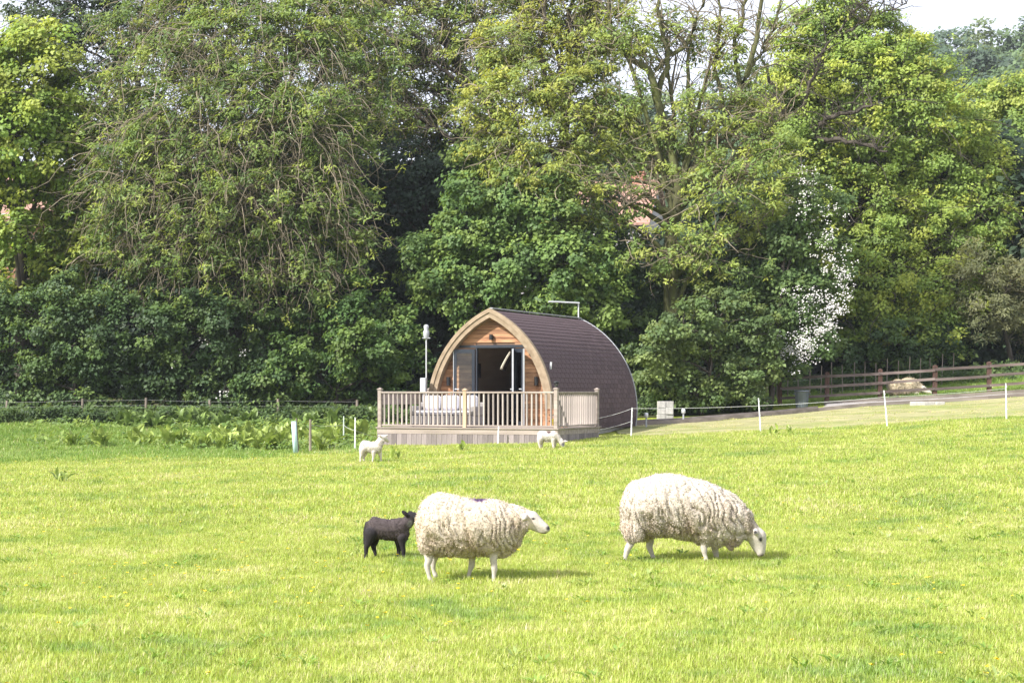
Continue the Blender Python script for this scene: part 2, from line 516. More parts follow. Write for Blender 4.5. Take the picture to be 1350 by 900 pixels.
# ---- the pod
PU, PV, PL = -3.0, 2.62, 7.4               # centre line, front plane, length
pod = site('camping_pod', PU, PV, DZ, 'arched timber camping pod with brown shingle roof and open glazed doors', 'cabin')
AW, AZ0, AH = 1.86, 0.4, 3.23
ARr = ((AH - AZ0) ** 2 + AW ** 2) / (2 * AW)
ACx = ARr - AW
def arch(d, n=24, zb=0.0, sgn=1):
    """points of half an arch from the foot to the ridge, offset inward by d"""
    r = ARr - d
    t0 = math.asin(max(-1, min(1, (zb - AZ0) / r))); t1 = math.acos(ACx / r)
    return [(sgn * (-ACx + r * math.cos(t0 + (t1 - t0) * i / n)), AZ0 + r * math.sin(t0 + (t1 - t0) * i / n)) for i in range(n + 1)]
def half_width(d, z):
    r = ARr - d
    q = r * r - (z - AZ0) ** 2
    return -ACx + math.sqrt(q) if q > 0 else 0.0
def ring(name, d0, d1, y0, y1, mat, zb=0.0, parent=None, sides=(1, -1)):
    out = []
    for s in sides:
        a = arch(d0, 28, zb, s); b = arch(d1, 28, zb, s)
        vs = []; fs = []
        for (p, q) in zip(a, b):
            vs += [(p[0], y0, p[1]), (q[0], y0, q[1]), (q[0], y1, q[1]), (p[0], y1, p[1])]
        for i in range(len(a) - 1):
            for c in range(4):
                e = (c + 1) % 4
                f = (i * 4 + c, i * 4 + e, i * 4 + 4 + e, i * 4 + 4 + c)
                fs.append(f if s > 0 else f[::-1])
        fs.append((0, 3, 2, 1) if s > 0 else (0, 1, 2, 3))
        m = MB().add(vs, fs)
        out.append(m.build(name, mat, parent or pod))
    return out
ring('outer_arch_beam', -0.03, 0.075, -0.05, 0.10, MAT['arch'], 0.003)
ring('inner_arch_beam', 0.078, 0.205, -0.02, 0.22, MAT['arch'], 0.003)
# roof shell with a roof light in the left slope
roof = MB()
HOLE = (12, 17)
def shell(d, s, y0, y1, zb=-0.12, n=28, hole=None):
    a = arch(d, n, zb, s)
    ys = [y0, 4.3, 4.80, y1]
    vs = []; fs = []
    for (x, z) in a:
        for y in ys: vs.append((x, y, z))
    for i in range(n):
        for j in range(3):
            if hole and j == 1 and hole[0] <= i < hole[1]: continue
            q = (i * 4 + j, (i + 1) * 4 + j, (i + 1) * 4 + j + 1, i * 4 + j + 1)
            fs.append(q)
    return vs, fs
for s in (1, -1):
    roof.add(*shell(0.0, s, 0.02, PL, hole=HOLE if s < 0 else None))
roof_o = roof.build('roof', MAT['shingle'], pod, True)
lin = MB()
for s in (1, -1):
    lin.add(*shell(0.13, s, 0.36, PL - 0.1, 0.0, hole=HOLE if s < 0 else None))
lin.build('lining', MAT['lining'], pod, True)
# roof light frame and pane (left slope)
a = arch(-0.02, 28, -0.12, -1); b = arch(0.13, 28, 0.0, -1)
rl = MB()
for (i0, i1) in ((12, 12), (17, 17)):
    rl.beam((a[i0][0], 4.3, a[i0][1]), (a[i0][0], 4.80, a[i0][1]), 0.06, 0.16, (1, 0, 0.6))
for y in (4.33, 4.77):
    rl.tube([(a[i][0], y, a[i][1]) for i in range(12, 18)], 0.045, 6)
rlo = rl.build('roof_light_frame', MAT['lining'], pod)
mid = [(x, z) for (x, z) in arch(0.04, 28, -0.12, -1)]
vs = []; fs = []
for i in range(12, 18):
    vs += [(mid[i][0], 4.3, mid[i][1]), (mid[i][0], 4.80, mid[i][1])]
for i in range(5): fs.append((2 * i, 2 * i + 1, 2 * i + 3, 2 * i + 2))
MB().add(vs, fs).build('pane', MAT['glass'], rlo)
# floor, plinth and back wall
MB().box(-AW + 0.14, AW - 0.14, 0.10, PL - 0.12, -0.14, -0.002).build('floor', MAT['worktop'], pod)
MB().box(-AW + 0.22, AW - 0.22, 0.35, PL - 0.2, -0.42, -0.142).build('plinth', MAT['concrete'], pod)
bk = arch(0.02, 28, -0.12, 1)
pts = [(x, z) for (x, z) in bk] + [(-x, z) for (x, z) in bk[::-1][1:]]
n = len(pts)
MB().add([(x, PL - 0.09, z) for (x, z) in pts] + [(x, PL - 0.01, z) for (x, z) in pts],
         [tuple(range(n)), tuple(range(2 * n - 1, n - 1, -1))]).build('back_wall', MAT['lining'], pod)
for s in (1, -1):
    ring('rear_trim', -0.035, 0.03, PL - 0.01, PL + 0.03, MAT['grey_trim'], -0.12, sides=(s,))
MB().box(-0.05, 0.05, 0.11, PL, AH + 0.028, AH + 0.055).build('ridge_cap', MAT['grey_trim'], pod)
# shingles: courses up the curve; right slope is the one in view
EXPO, SWD = 0.147, 0.335
def arc_pt(sdist, s, d=-0.012):
    r = ARr - d
    t0 = math.asin((-0.12 - AZ0) / r)
    t = t0 + sdist / r
    return s * (-ACx + r * math.cos(t)), AZ0 + r * math.sin(t), t
t0_ = math.asin((-0.12 - AZ0) / ARr); t1_ = math.acos(ACx / ARr)
ARC = (t1_ - t0_) * ARr
rows = int(ARC / EXPO)
sh_me = MB().box(0.006, SWD - 0.006, -0.009, 0.009, 0, EXPO + 0.02).mesh('shingle', MAT['shingle'])
cnt = 0; rest = MB()
cells = []
for s in (1, -1):
    for r_ in range(rows):
        x, z, t = arc_pt(r_ * EXPO, s)
        y = 0.105 - (SWD / 2 if r_ % 2 else 0)
        while y < PL - 0.02:
            cells.append((s, r_, x, z, t, y)); y += SWD
cells.sort(key=lambda c: (c[0] < 0, c[5] - c[3] * 0.3))
for (s, r_, x, z, t, y) in cells:
    lo = max(y, 0.105); hi = min(y + SWD, PL - 0.015)
    if hi - lo < 0.03: continue
    if s < 0 and hi > 4.25 and lo < 5.0 and 1.15 < z < 2.25: continue
    # board axes: length along y, thickness outward, height along the curve, foot slightly proud
    up = Vector((-s * math.sin(t + 0.09), 0, math.cos(t + 0.09)))
    Mx = Matrix.Translation((x, lo, z)) @ Matrix((Vector((0, 1, 0)), up.cross(Vector((0, 1, 0))), up)).transposed().to_4x4()
    if s > 0 and cnt < 299 and hi - lo > SWD - 0.01:
        o = link('shingle', sh_me, roof_o); o.matrix_local = Mx; cnt += 1
    else:
        rest.box(0.006, hi - lo - 0.006, -0.009, 0.009, 0, EXPO + 0.02, Mx)
ro = rest.build('shingle_courses', MAT['shingle'], roof_o); ro['kind'] = 'stuff'
# front wall: cladding boards cut by the arch and the door opening
WY = 0.24
DX0, DX1, DH = -0.52, 0.66, 2.22
cb = 0.122
z = 0.0
while z < AH - 0.3:
    z1 = min(z + cb - 0.008, AH)
    w0 = half_width(0.17, z); w1 = half_width(0.17, z1)
    if w0 < 0.05: break
    if z < DH:
        for (xa, xb, sa) in ((-1, DX0, 'l'), (DX1, 1, 'r')):
            if sa == 'l': q = [(-w0, z), (DX0, z), (DX0, z1), (-w1, z1)]
            else: q = [(DX1, z), (w0, z), (w1, z1), (DX1, z1)]
            if q[1][0] - q[0][0] < 0.02: continue
            MB().add([(x, WY, zz) for (x, zz) in q] + [(x, WY + 0.03, zz) for (x, zz) in q],
                     [(0, 1, 2, 3), (7, 6, 5, 4), (0, 4, 5, 1), (1, 5, 6, 2), (2, 6, 7, 3), (3, 7, 4, 0)]).build('cladding_board', MAT['cladding'], pod, bevel=0.003)
    else:
        q = [(-w0, z), (w0, z), (max(w1, 0.01), z1), (-max(w1, 0.01), z1)]
        MB().add([(x, WY, zz) for (x, zz) in q] + [(x, WY + 0.03, zz) for (x, zz) in q],
                 [(0, 1, 2, 3), (7, 6, 5, 4), (0, 4, 5, 1), (1, 5, 6, 2), (2, 6, 7, 3), (3, 7, 4, 0)]).build('cladding_board', MAT['cladding'], pod, bevel=0.003)
    z += cb
# backing sheet behind the boards so that the joints read dark
bkv = []; 
for sgn in (-1, 1):
    prof_ = [(half_width(0.15, zz), zz) for zz in np.linspace(0, DH, 12)]
    xin = DX0 if sgn < 0 else DX1
    vs = [(xin, WY + 0.032, 0)] + [(sgn * max(w, abs(xin)), WY + 0.032, zz) for (w, zz) in prof_] + [(xin, WY + 0.032, DH)]
    MB().add(vs, [tuple(range(len(vs)))]).build('wall_backing', MAT['worktop'], pod)
tp = [(half_width(0.15, zz), zz) for zz in np.linspace(DH, AH - 0.2, 10)]
vs = [(w, WY + 0.032, zz) for (w, zz) in tp] + [(-w, WY + 0.032, zz) for (w, zz) in tp[::-1]]
MB().add(vs, [tuple(range(len(vs)))]).build('wall_backing', MAT['worktop'], pod)
# door frame
MB().box(DX0 - 0.56, DX1 + 0.40, WY - 0.035, WY - 0.003, DH - 0.045, DH + 0.03).box(DX0, DX1, WY - 0.02, WY + 0.07, DH - 0.06, DH - 0.047).box(DX0, DX0 + 0.05, WY - 0.02, WY + 0.07, 0, DH - 0.06).box(DX1 - 0.05, DX1, WY - 0.02, WY + 0.07, 0, DH - 0.06).build('door_frame', MAT['anthracite'], pod)
def door_leaf(hx, ang, w, sgn):
    """a glazed leaf hinged at hx, opened outward"""
    M = Matrix.Translation((hx, WY - 0.03, 0)) @ Matrix.Rotation(ang, 4, 'Z')
    m = MB()
    m.box(0, w * sgn if sgn > 0 else 0, -0.028, 0.028, 0, 0) if False else None
    x0, x1 = (0, w) if sgn > 0 else (-w, 0)
    m.box(x0, x0 + 0.085, -0.028, 0.028, 0.02, DH - 0.08, M).box(x1 - 0.085, x1, -0.028, 0.028, 0.02, DH - 0.08, M)
    m.box(x0 + 0.085, x1 - 0.085, -0.028, 0.028, 0.02, 0.13, M).box(x0 + 0.085, x1 - 0.085, -0.028, 0.028, DH - 0.19, DH - 0.08, M)
    d = m.build('door', MAT['anthracite'], pod)
    # pale edge gasket that catches the light
    MB().box(x1 - 0.006 if sgn > 0 else x0 - 0.014, x1 + 0.014 if sgn > 0 else x0 + 0.006, -0.022, 0.022, 0.03, DH - 0.09, M).build('edge_seal', MAT['white_metal'], d)
    MB().box(x0 + 0.086, x1 - 0.086, -0.006, 0.006, 0.131, DH - 0.191, M).build('pane', MAT['glass'], d)
    hxk = x1 - 0.05 if sgn > 0 else x0 + 0.05
    MB().box(hxk - 0.012, hxk + 0.012, -0.06, -0.029, 1.0, 1.04, M).box(hxk - 0.11 if sgn > 0 else hxk - 0.012, hxk + 0.012 if sgn > 0 else hxk + 0.11, -0.07, -0.05, 1.01, 1.035, M).build('handle', MAT['white_metal'], d)
# the leaves stand folded back against the wall
door_leaf(DX0 - 0.01, R(14), 0.60, -1)
door_leaf(DX1 + 0.01, R(-44), 0.60, 1)
door_leaf(DX1 - 0.06, R(-66), 0.30, 1)
# lights on the front wall
MB().tube([(-0.02, WY - 0.075, DH + 0.17), (-0.02, WY - 0.075, DH + 0.32)], 0.055, 12).box(-0.06, 0.02, WY - 0.03, WY - 0.002, DH + 0.2, DH + 0.29).build('wall_light', MAT['black'], pod)
MB().tube([(1.33, WY - 0.08, 1.12), (1.33, WY - 0.08, 1.36)], 0.055, 12).box(1.30, 1.36, WY - 0.03, WY - 0.002, 1.19, 1.29).build('wall_light', MAT['black'], pod)
MB().tube([(-1.32, WY - 0.08, 1.12), (-1.32, WY - 0.08, 1.36)], 0.055, 12).box(-1.35, -1.29, WY - 0.03, WY - 0.002, 1.19, 1.29).build('wall_light', MAT['black'], pod)
# small white vent bracket on the right roof slope near the front
hx, hz, ht = arc_pt(1.72, 1, -0.02)
MB().beam((hx, 0.42, hz), (hx + 0.02, 0.42, hz + 0.2), 0.035, 0.05).build('roof_bracket', MAT['white_metal'], pod)

# aerial on the ridge
aer = site('tv_aerial', PU, PV + PL - 0.15, DZ + AH + 0.056, 'thin pale L-shaped aerial on the rear end of the pod ridge', 'aerial')
MB().tube([(0, 0, 0), (0, 0, 0.46)], 0.022, 8).build('mast', MAT['white_metal'], aer)
MB().tube([(0.03, 0, 0.45), (-0.5, -0.55, 0.47), (-0.72, -0.75, 0.47)], 0.026, 8).build('boom', MAT['white_metal'], aer)

# inside: kitchen unit, screen, oven
kit = site('kitchen_unit', PU - 0.05, PV + PL - 0.75, DZ, 'dark kitchen unit with brown worktop inside the pod', 'kitchen unit')
MB().box(-1.4, 1.4, 0, 0.58, 0.08, 0.87).build('cabinet', MAT['dark_unit'], kit)
MB().box(-1.42, 1.42, -0.03, 0.60, 0.871, 0.91).build('worktop', MAT['worktop'], kit)
MB().tube([(-0.1, 0.4, 0.911), (-0.1, 0.4, 1.2), (-0.1, 0.3, 1.26), (-0.1, 0.2, 1.2)], 0.014, 8).build('tap', MAT['white_metal'], kit)
mw = site('microwave', PU + 0.15, PV + PL - 0.62, DZ + 0.912, 'black microwave on the worktop inside the pod', 'microwave')
MB().box(-0.24, 0.24, 0, 0.36, 0.0, 0.27).build('case', MAT['black'], mw, bevel=0.01)
MB().box(-0.2, 0.1, -0.008, 0.0, 0.04, 0.23).build('door', MAT['grey_trim'], mw)
tb = site('dark_sofa_chair', PU - 0.55, PV + 4.2, DZ, 'dark upholstered seat inside the pod behind the open doors', 'chair')
MB().box(-0.6, 0.6, 0.0, 0.75, 0.12, 0.42).build('seat', MAT['dark_unit'], tb, bevel=0.03)
MB().box(-0.6, 0.6, 0.55, 0.8, 0.421, 1.15).build('backrest', MAT['dark_unit'], tb, bevel=0.03)
for (lx, ly) in ((-0.5, 0.08), (0.5, 0.08), (-0.5, 0.66), (0.5, 0.66)):
    MB().tube([(lx, ly, 0), (lx, ly, 0.12)], 0.03, 8).build('leg', MAT['black'], tb)
tv = site('wall_screen', PU - 1.28, PV + 2.0, DZ + 1.35, 'black flat screen on the left inner wall of the pod', 'screen')
MB().box(-0.02, 0.03, -0.35, 0.35, 0, 0.42).build('casing', MAT['black'], tv, bevel=0.008)
MB().box(0.031, 0.035, -0.33, 0.33, 0.02, 0.40).build('display', MAT['dark_unit'], tv)

# rattan sofa with cushions on the deck
sofa = site('rattan_sofa', -3.55, 0.62, DZ, 'grey rattan sofa with pale cushions on the deck', 'sofa')
MB().box(-0.95, 0.95, 0, 0.72, 0.06, 0.30).build('seat_base', MAT['rattan'], sofa, bevel=0.02)
MB().box(-0.95, 0.95, 0.62, 0.74, 0.301, 0.66).build('backrest', MAT['rattan'], sofa, bevel=0.02)
for sx in (-1, 1):
    MB().box(sx * 0.90 - 0.06, sx * 0.90 + 0.06, 0.0, 0.61, 0.301, 0.56).build('armrest', MAT['rattan'], sofa, bevel=0.02)
for i in range(3):
    cx = -0.55 + i * 0.55
    MB().box(cx - 0.265, cx + 0.265, 0.02, 0.6, 0.302, 0.44).build('seat_cushion', MAT['cushion'], sofa, bevel=0.04)
    M = Matrix.Translation((cx, 0.55, 0.45)) @ Matrix.Rotation(R(-14 + 4 * i), 4, 'X')
    MB().box(-0.25, 0.25, -0.07, 0.07, 0, 0.40, M).build('back_cushion', MAT['cushion'], sofa, bevel=0.05)
for (lx, ly) in ((-0.88, 0.05), (0.88, 0.05), (-0.88, 0.66), (0.88, 0.66)):
    MB().box(lx - 0.03, lx + 0.03, ly - 0.03, ly + 0.03, 0, 0.06).build('leg', MAT['black'], sofa)
# low pallet crate table with a yellow bucket by the corner
crate = site('slatted_crate', -0.62, 1.5, DZ, 'low slatted timber crate on the deck by the corner post', 'crate')
for i in range(3):
    MB().box(-0.28, 0.28, -0.2, -0.18, 0.03 + i * 0.16, 0.14 + i * 0.16).build('slat', MAT['cladding'], crate)
    MB().box(-0.28, 0.28, 0.18, 0.2, 0.03 + i * 0.16, 0.14 + i * 0.16).build('slat', MAT['cladding'], crate)
for (lx, ly) in ((-0.25, -0.155), (0.25, -0.155), (-0.25, 0.155), (0.25, 0.155)):
    MB().box(lx - 0.024, lx + 0.024, ly - 0.024, ly + 0.024, 0, 0.47).build('leg', MAT['cladding'], crate)
MB().box(-0.3, 0.3, -0.21, 0.21, 0.471, 0.49).build('top', MAT['cladding'], crate)
MAT['yellow'] = plain('yellow_plastic', (0.62, 0.50, 0.02), (0.72, 0.58, 0.03), 0.5, 5, bump=0)
buck = site('yellow_bucket', -0.33, 0.75, DZ, 'small yellow bucket on the deck beside the corner post', 'bucket')
MB().lathe([(0.07, 0), (0.10, 0.2), (0.11, 0.21), (0.11, 0.23), (0.095, 0.23)], 14).build('tub', MAT['yellow'], buck, True)
MB().tube([(-0.1, 0, 0.22), (-0.08, 0, 0.30), (0, 0, 0.33), (0.08, 0, 0.30), (0.1, 0, 0.22)], 0.006, 6).build('handle', MAT['white_metal'], buck)

# pole with the grey fitting, and meter box behind the deck
pp = gat(562, 51.3)
pole = empty('pole', pp, 0, 'slim pale pole with grey bulbous fitting on top behind the deck', 'pole')
ztop = pt(562, 447, 51.3).z - pp.z
MB().tube([(0, 0, -0.1), (0, 0, ztop)], 0.020, 8).build('shaft', MAT['white_metal'], pole)
MB().lathe([(0.05, 0), (0.06, 0.03), (0.085, 0.10), (0.085, 0.22), (0.055, 0.27), (0.075, 0.33), (0.07, 0.38), (0.03, 0.41), (0.0, 0.415)], 12, (0, 0, ztop)).build('fitting', MAT['grey_trim'], pole, True)
MB().box(-0.11, 0.11, -0.05, 0.05, ztop + 0.02, ztop + 0.05).build('crossbar', MAT['grey_trim'], pole)
pb = gat(558.5, 51.0)
mbx = empty('meter_box', pb, -0.2, 'grey metal meter box on a post behind the deck', 'box')
zb_ = pt(558, 512, 51.0).z - pb.z
MB().tube([(0, 0.02, -0.1), (0, 0.02, zb_)], 0.04, 8).build('post', MAT['grey_trim'], mbx)
MB().box(-0.085, 0.085, -0.08, 0.08, zb_ - 0.12, zb_ + 0.30).build('case', MAT['grey_trim'], mbx, bevel=0.012)
MB().box(-0.07, 0.07, -0.09, -0.081, zb_ - 0.10, zb_ + 0.27).build('door', MAT['white_metal'], mbx)

# ------------------------------------------------------------------ fences and small things on the right
def fence_line():
    pxs = [1028, 1090, 1160, 1232, 1304, 1378, 1452, 1526]
    Ys = [64.2, 64.1, 64.0, 63.9, 63.8, 63.7, 63.6, 63.5]
    base = [gat(p, y) for p, y in zip(pxs, Ys)]
    root = empty('rail_fence', base[0], 0, 'brown timber post and three rail fence beside the gravel', 'fence')
    O = base[0]
    pm = MB().box(-0.075, 0.075, -0.06, 0.06, -0.3, 1.10)
    pm.add([(-0.075, -0.06, 1.10), (0.075, -0.06, 1.10), (0.075, 0.06, 1.10), (-0.075, 0.06, 1.10), (0, 0, 1.14)], [(0, 1, 4), (1, 2, 4), (2, 3, 4), (3, 0, 4)])
    pme = pm.mesh('post', MAT['fence_post'])
    for b in base:
        o = link('post', pme, root); o.location = b - O
        o.rotation_euler = (random.uniform(-.02, .02), random.uniform(-.03, .03), random.uniform(-.1, .1))
    tagm = MB().box(-0.045, 0.045, -0.066, -0.061, 0.93, 1.0).mesh('reflector', MAT['stake'])
    for i in (1, 2, 4):
        o = link('reflector', tagm, root); o.location = base[i] - O
    for h in (0.30, 0.63, 0.96):
        for i in range(len(base) - 1):
            a = base[i] - O; b = base[i + 1] - O
            d = (b - a).normalized()
            MB().beam(a + d * 0.004 + Vector((0, -0.088, h + random.uniform(-.02, .02))), b - d * 0.004 + Vector((0, -0.088, h + random.uniform(-.02, .02))), 0.04, 0.095).build('rail', MAT['fence_rail'], root)
    return base
fence_base = fence_line()

# stake and wire fence behind it
def stake_fence(name, label, pxs, Ys, h, rad, wires, mat, jitter=0.05):
    b0 = gat(pxs[0], Ys[0])
    root = empty(name, b0, 0, label, 'fence')
    tops = []
    for p, y in zip(pxs, Ys):
        b = gat(p, y) - b0
        hh = h * random.uniform(0.92, 1.08)
        t = b + Vector((random.uniform(-jitter, jitter), random.uniform(-jitter, jitter), hh))
        MB().tube([b + Vector((0, 0, -0.1)), b.lerp(t, .5), t], [rad, rad * .95, rad * .85], 6).build('stake', mat, root)
        tops.append((b, t))
    for f in wires:
        for (b1, t1), (b2, t2) in zip(tops[:-1], tops[1:]):
            MB().tube([b1.lerp(t1, f), (b1.lerp(t1, f) + b2.lerp(t2, f)) / 2 + Vector((0, 0, -0.01)), b2.lerp(t2, f)], 0.0025, 4, False).build('wire', MAT['wire'], root)
    return root
stake_fence('stake_fence', 'thin pale stakes of a wire fence under the trees behind the rail fence', [1024 + 14.5 * i for i in range(17)], [67.5 + 0.05 * i for i in range(17)], 1.15, 0.020, (0.3, 0.6), MAT['oldpost'])
stake_fence('stock_fence', 'old posts of a wire stock fence along the dark hedge', [-30, 8, 108, 192, 277, 367, 470], [60.6] * 7, 0.85, 0.05, (0.25, 0.5, 0.72, 0.92), MAT['oldpost'], 0.03)
gpst = gat(1010, 62.6)
o = MB().box(-0.06, 0.06, -0.06, 0.06, -0.2, 1.2).add([(-0.06, -0.06, 1.2), (0.06, -0.06, 1.2), (0.06, 0.06, 1.2), (-0.06, 0.06, 1.2), (0, 0.03, 1.26)], [(0, 1, 4), (1, 2, 4), (2, 3, 4), (3, 0, 4)]).build('gate_post', MAT['oldpost'])
o.location = gpst; tag(o, 'pale grey wooden post half hidden by the bush at the fence end', 'post')

# dustbin
bp = gat(1057, 62.9)
bn = empty('dustbin', bp, 0.3, 'grey ribbed plastic dustbin standing by the rail fence', 'bin')
sc_ = 0.01
prof = [(0.19, 0.0), (0.20, 0.02), (0.235, 0.55), (0.26, 0.56), (0.26, 0.60), (0.235, 0.61), (0.22, 0.56)]
MB().lathe(prof, 28).build('tub', MAT['bin'], bn, True)
for k in range(22):
    a = 2 * math.pi * k / 22
    c, s_ = math.cos(a), math.sin(a)
    MB().beam((c * 0.203, s_ * 0.203, 0.04), (c * 0.236, s_ * 0.236, 0.54), 0.022, 0.014, (c, s_, 0)).build('rib', MAT['bin'], bn)
for s_ in (-1, 1):
    MB().tube([(s_ * 0.25, -0.07, 0.5), (s_ * 0.29, -0.06, 0.47), (s_ * 0.29, 0.06, 0.47), (s_ * 0.25, 0.07, 0.5)], 0.014, 6).build('handle', MAT['bin'], bn)

# concrete blocks in a small stack
blk = MB().box(-0.128, 0.128, -0.2, 0.2, 0.0, 0.212).mesh('concrete_block', MAT['concrete'], bevel=0.008)
cbp = gp(877, 554.5)
for r_ in range(3):
    for c_ in range(2):
        o = link('concrete_block', blk)
        o.location = cbp + Vector((-0.131 + 0.262 * c_ + random.uniform(-.008, .008), random.uniform(-.02, .02), 0.216 * r_))
        o.rotation_euler = (0, 0, random.uniform(-.04, .04))
        tag(o, 'pale concrete block in the small stack on the lawn behind the pod', 'block', 'stacked concrete blocks')

# low path lights
for (px, py, h) in ((852, 564, 0.44), (901, 558, 0.44)):
    b = gp(px, py)
    t = empty('path_light', b, 0, 'short grey path light post beside the gravel edging', 'light', 'path lights behind the pod')
    MB().tube([(0, 0, -0.05), (0, 0, h - 0.1)], 0.028, 8).build('post', MAT['grey_trim'], t)
    MB().lathe([(0.05, h - 0.12), (0.065, h - 0.1), (0.065, h), (0.05, h + 0.03), (0.0, h + 0.035)], 10).build('head', MAT['white_metal'], t, True)

# timber edging of the gravel
ed = empty('timber_edging', gp(840, 566), 0, 'long low timber edging boards along the gravel path', 'edging')
eo = ed.location.copy()
def edging(pts):
    for a, b in zip(pts[:-1], pts[1:]):
        MB().beam(a - eo + Vector((0, 0, 0.06)), b - eo + Vector((0, 0, 0.06)), 0.05, 0.16).build('board', MAT['sleeper'], ed)
def XY(X, Y): return Vector((X, Y, float(gz(X, Y))))
edging([XY(x, np.interp(x, [2, 4, 8, 11, 16, 30], [56.6, 57.4, 59.2, 61.2, 61.2, 60.6])) for x in (3.5, 5.2, 6.9, 8.6, 10.2, 12, 14, 16, 18)])
edging([XY(x, np.interp(x, [2, 4, 8, 10.5, 11, 16, 30], [57.6, 58.4, 60.0, 61.4, 63.6, 62.6, 62.0]) + 0.05) for x in (3.6, 5.2, 6.9, 8.6, 10.3)])
edging([XY(x, np.interp(x, [11, 16, 30], [63.6, 62.9, 62.4])) for x in (10.9, 12.4, 14, 16, 18)])
for i, (px, py, w) in enumerate(((1209, 535, 0.42), (1224, 534.6, 0.36), (1238, 534, 0.3))):
    b = gp(px, py)
    o = MB().box(-w / 2, w / 2, -0.15, 0.15, -0.05, 0.14 - 0.015 * i).build('paving_kerb', MAT['concrete'], bevel=0.015)
    o.location = b; o.rotation_euler = (0, 0, 0.08 * i)
    tag(o, 'pale stone kerb piece at the gravel edge below the brown fence', 'kerb', 'kerb pieces by the gravel')

# electric fence: stakes and wires
stakes = [(453, 591, 0.86, 'green'), (468, 595, 0.86, 'white'), (656.5, 587, 0.5, 'white'), (832, 577, 0.83, 'white'), (1003, 570.5, 0.95, 'white'), (1170, 563.5, 1.0, 'white'), (1327, 554, 1.0, 'white')]
labels = ['pale green plastic stake standing in the dock leaves', 'thin white stake just left of the deck, beside the green stake',
          'short white stake in front of the deck skirting', 'white electric fence stake at the rear corner of the pod',
          'white electric fence stake in front of the gravel path', 'leaning white electric fence stake in front of the brown fence', 'white electric fence stake at the high end of the mown strip']
sp = []
for (px, py, h, kind), lb in zip(stakes, labels):
    b = gp(px, py)
    t = empty('fence_stake', b, 0, lb, 'stake', 'electric fence stakes')
    lean = {1170: -0.09, 1003: -0.06, 832: 0.03}.get(px, random.uniform(-.03, .03))
    top = Vector((lean, 0.02, h))
    m = MAT['stake_green'] if kind == 'green' else MAT['stake']
    MB().tube([(0, 0, -0.05), top * 0.5, top], [0.021, 0.019, 0.015], 7).build('shaft', m, t)
    for f in (0.3, 0.5, 0.7, 0.9):
        p = top * f
        MB().tube([p + Vector((0, -0.012, -0.012)), p + Vector((0.02, -0.035, 0)), p + Vector((0, -0.012, 0.014))], 0.007, 5).build('clip', m, t)
    sp.append((b, top))
def wire(pts, label):
    o0 = Vector(pts[0])
    q = []
    for a, b in zip(pts[:-1], pts[1:]):
        a = Vector(a); b = Vector(b)
        for i in range(8):
            f = i / 8
            q.append(a.lerp(b, f) - o0 + Vector((0, 0, -0.10 * f * (1 - f))))
    q.append(Vector(pts[-1]) - o0)
    o = MB().tube(q, 0.0052, 5).build('fence_wire', MAT['wire']); o.location = o0
    tag(o, label, 'wire', 'electric fence wires')
corner = dl(0.02, DD - 0.2, DZ)
wire([corner + Vector((0, 0, 0.22))] + [sp[i][0] + sp[i][1] * f for i, f in ((3, 0.97), (4, 0.78), (5, 0.82), (6, 0.85))], 'upper fence wire from the deck corner along the white stakes')
wire([corner + Vector((0, 0, -0.1))] + [sp[3][0] + sp[3][1] * 0.55], 'lower fence wire between the deck corner and the pod stake')
wl = gp(409, 598)
wire([wl + Vector((0, 0, 0.72)), sp[0][0] + sp[0][1] * 0.72, sp[1][0] + sp[1][1] * 0.62, dl(-DW, 0.05, 0.5)], 'upper fence wire left of the deck above the dock leaves')
wire([wl + Vector((0, 0, 0.12)), sp[0][0] + sp[0][1] * 0.15], 'lower fence wire left of the deck among the dock leaves')
o = MB().tube([(0, 0, -0.05), (0.0, 0, 0.45), (0.005, 0, 0.86)], [0.035, 0.033, 0.03], 8).build('short_post', MAT['oldpost'])
o.location = wl; tag(o, 'weathered grey post beside the pale blue tree guard', 'post')
tg = empty('tree_guard', gp(390, 600), 0, 'pale blue green plastic tree guard tube standing in the grass', 'tree guard')
MB().add(*(lambda q: (q.v, q.f))(MB().tube([(0, 0, 0), (-0.03, 0, 0.45), (-0.05, 0, 0.84)], 0.062, 14))).build('tube', MAT['tubegreen'], tg, True)
MB().tube([(0.07, 0.05, -0.05), (0.005, 0.06, 0.92)], 0.018, 6).build('stake', MAT['oldpost'], tg)

# ------------------------------------------------------------------ leaf shaped faces
def kites(P, A, N, L, W, fold=0.12):
    """one folded rhombic face per row: P base, A axis, N normal"""
    A = A / np.linalg.norm(A, axis=1, keepdims=True)
    B = np.cross(N, A); B /= np.linalg.norm(B, axis=1, keepdims=True) + 1e-9
    N2 = np.cross(A, B)
    L = np.asarray(L)[:, None]; W = np.asarray(W)[:, None]
    v = np.empty((len(P), 4, 3))
    v[:, 0] = P
    v[:, 1] = P + A * L * 0.45 + B * W * 0.5 + N2 * L * fold
    v[:, 2] = P + A * L
    v[:, 3] = P + A * L * 0.45 - B * W * 0.5 + N2 * L * fold
    f = np.arange(len(P) * 4).reshape(-1, 4)
    return v.reshape(-1, 3), f

def unit(n):
    d = rng.normal(size=(n, 3))
    return d / np.linalg.norm(d, axis=1, keepdims=True)

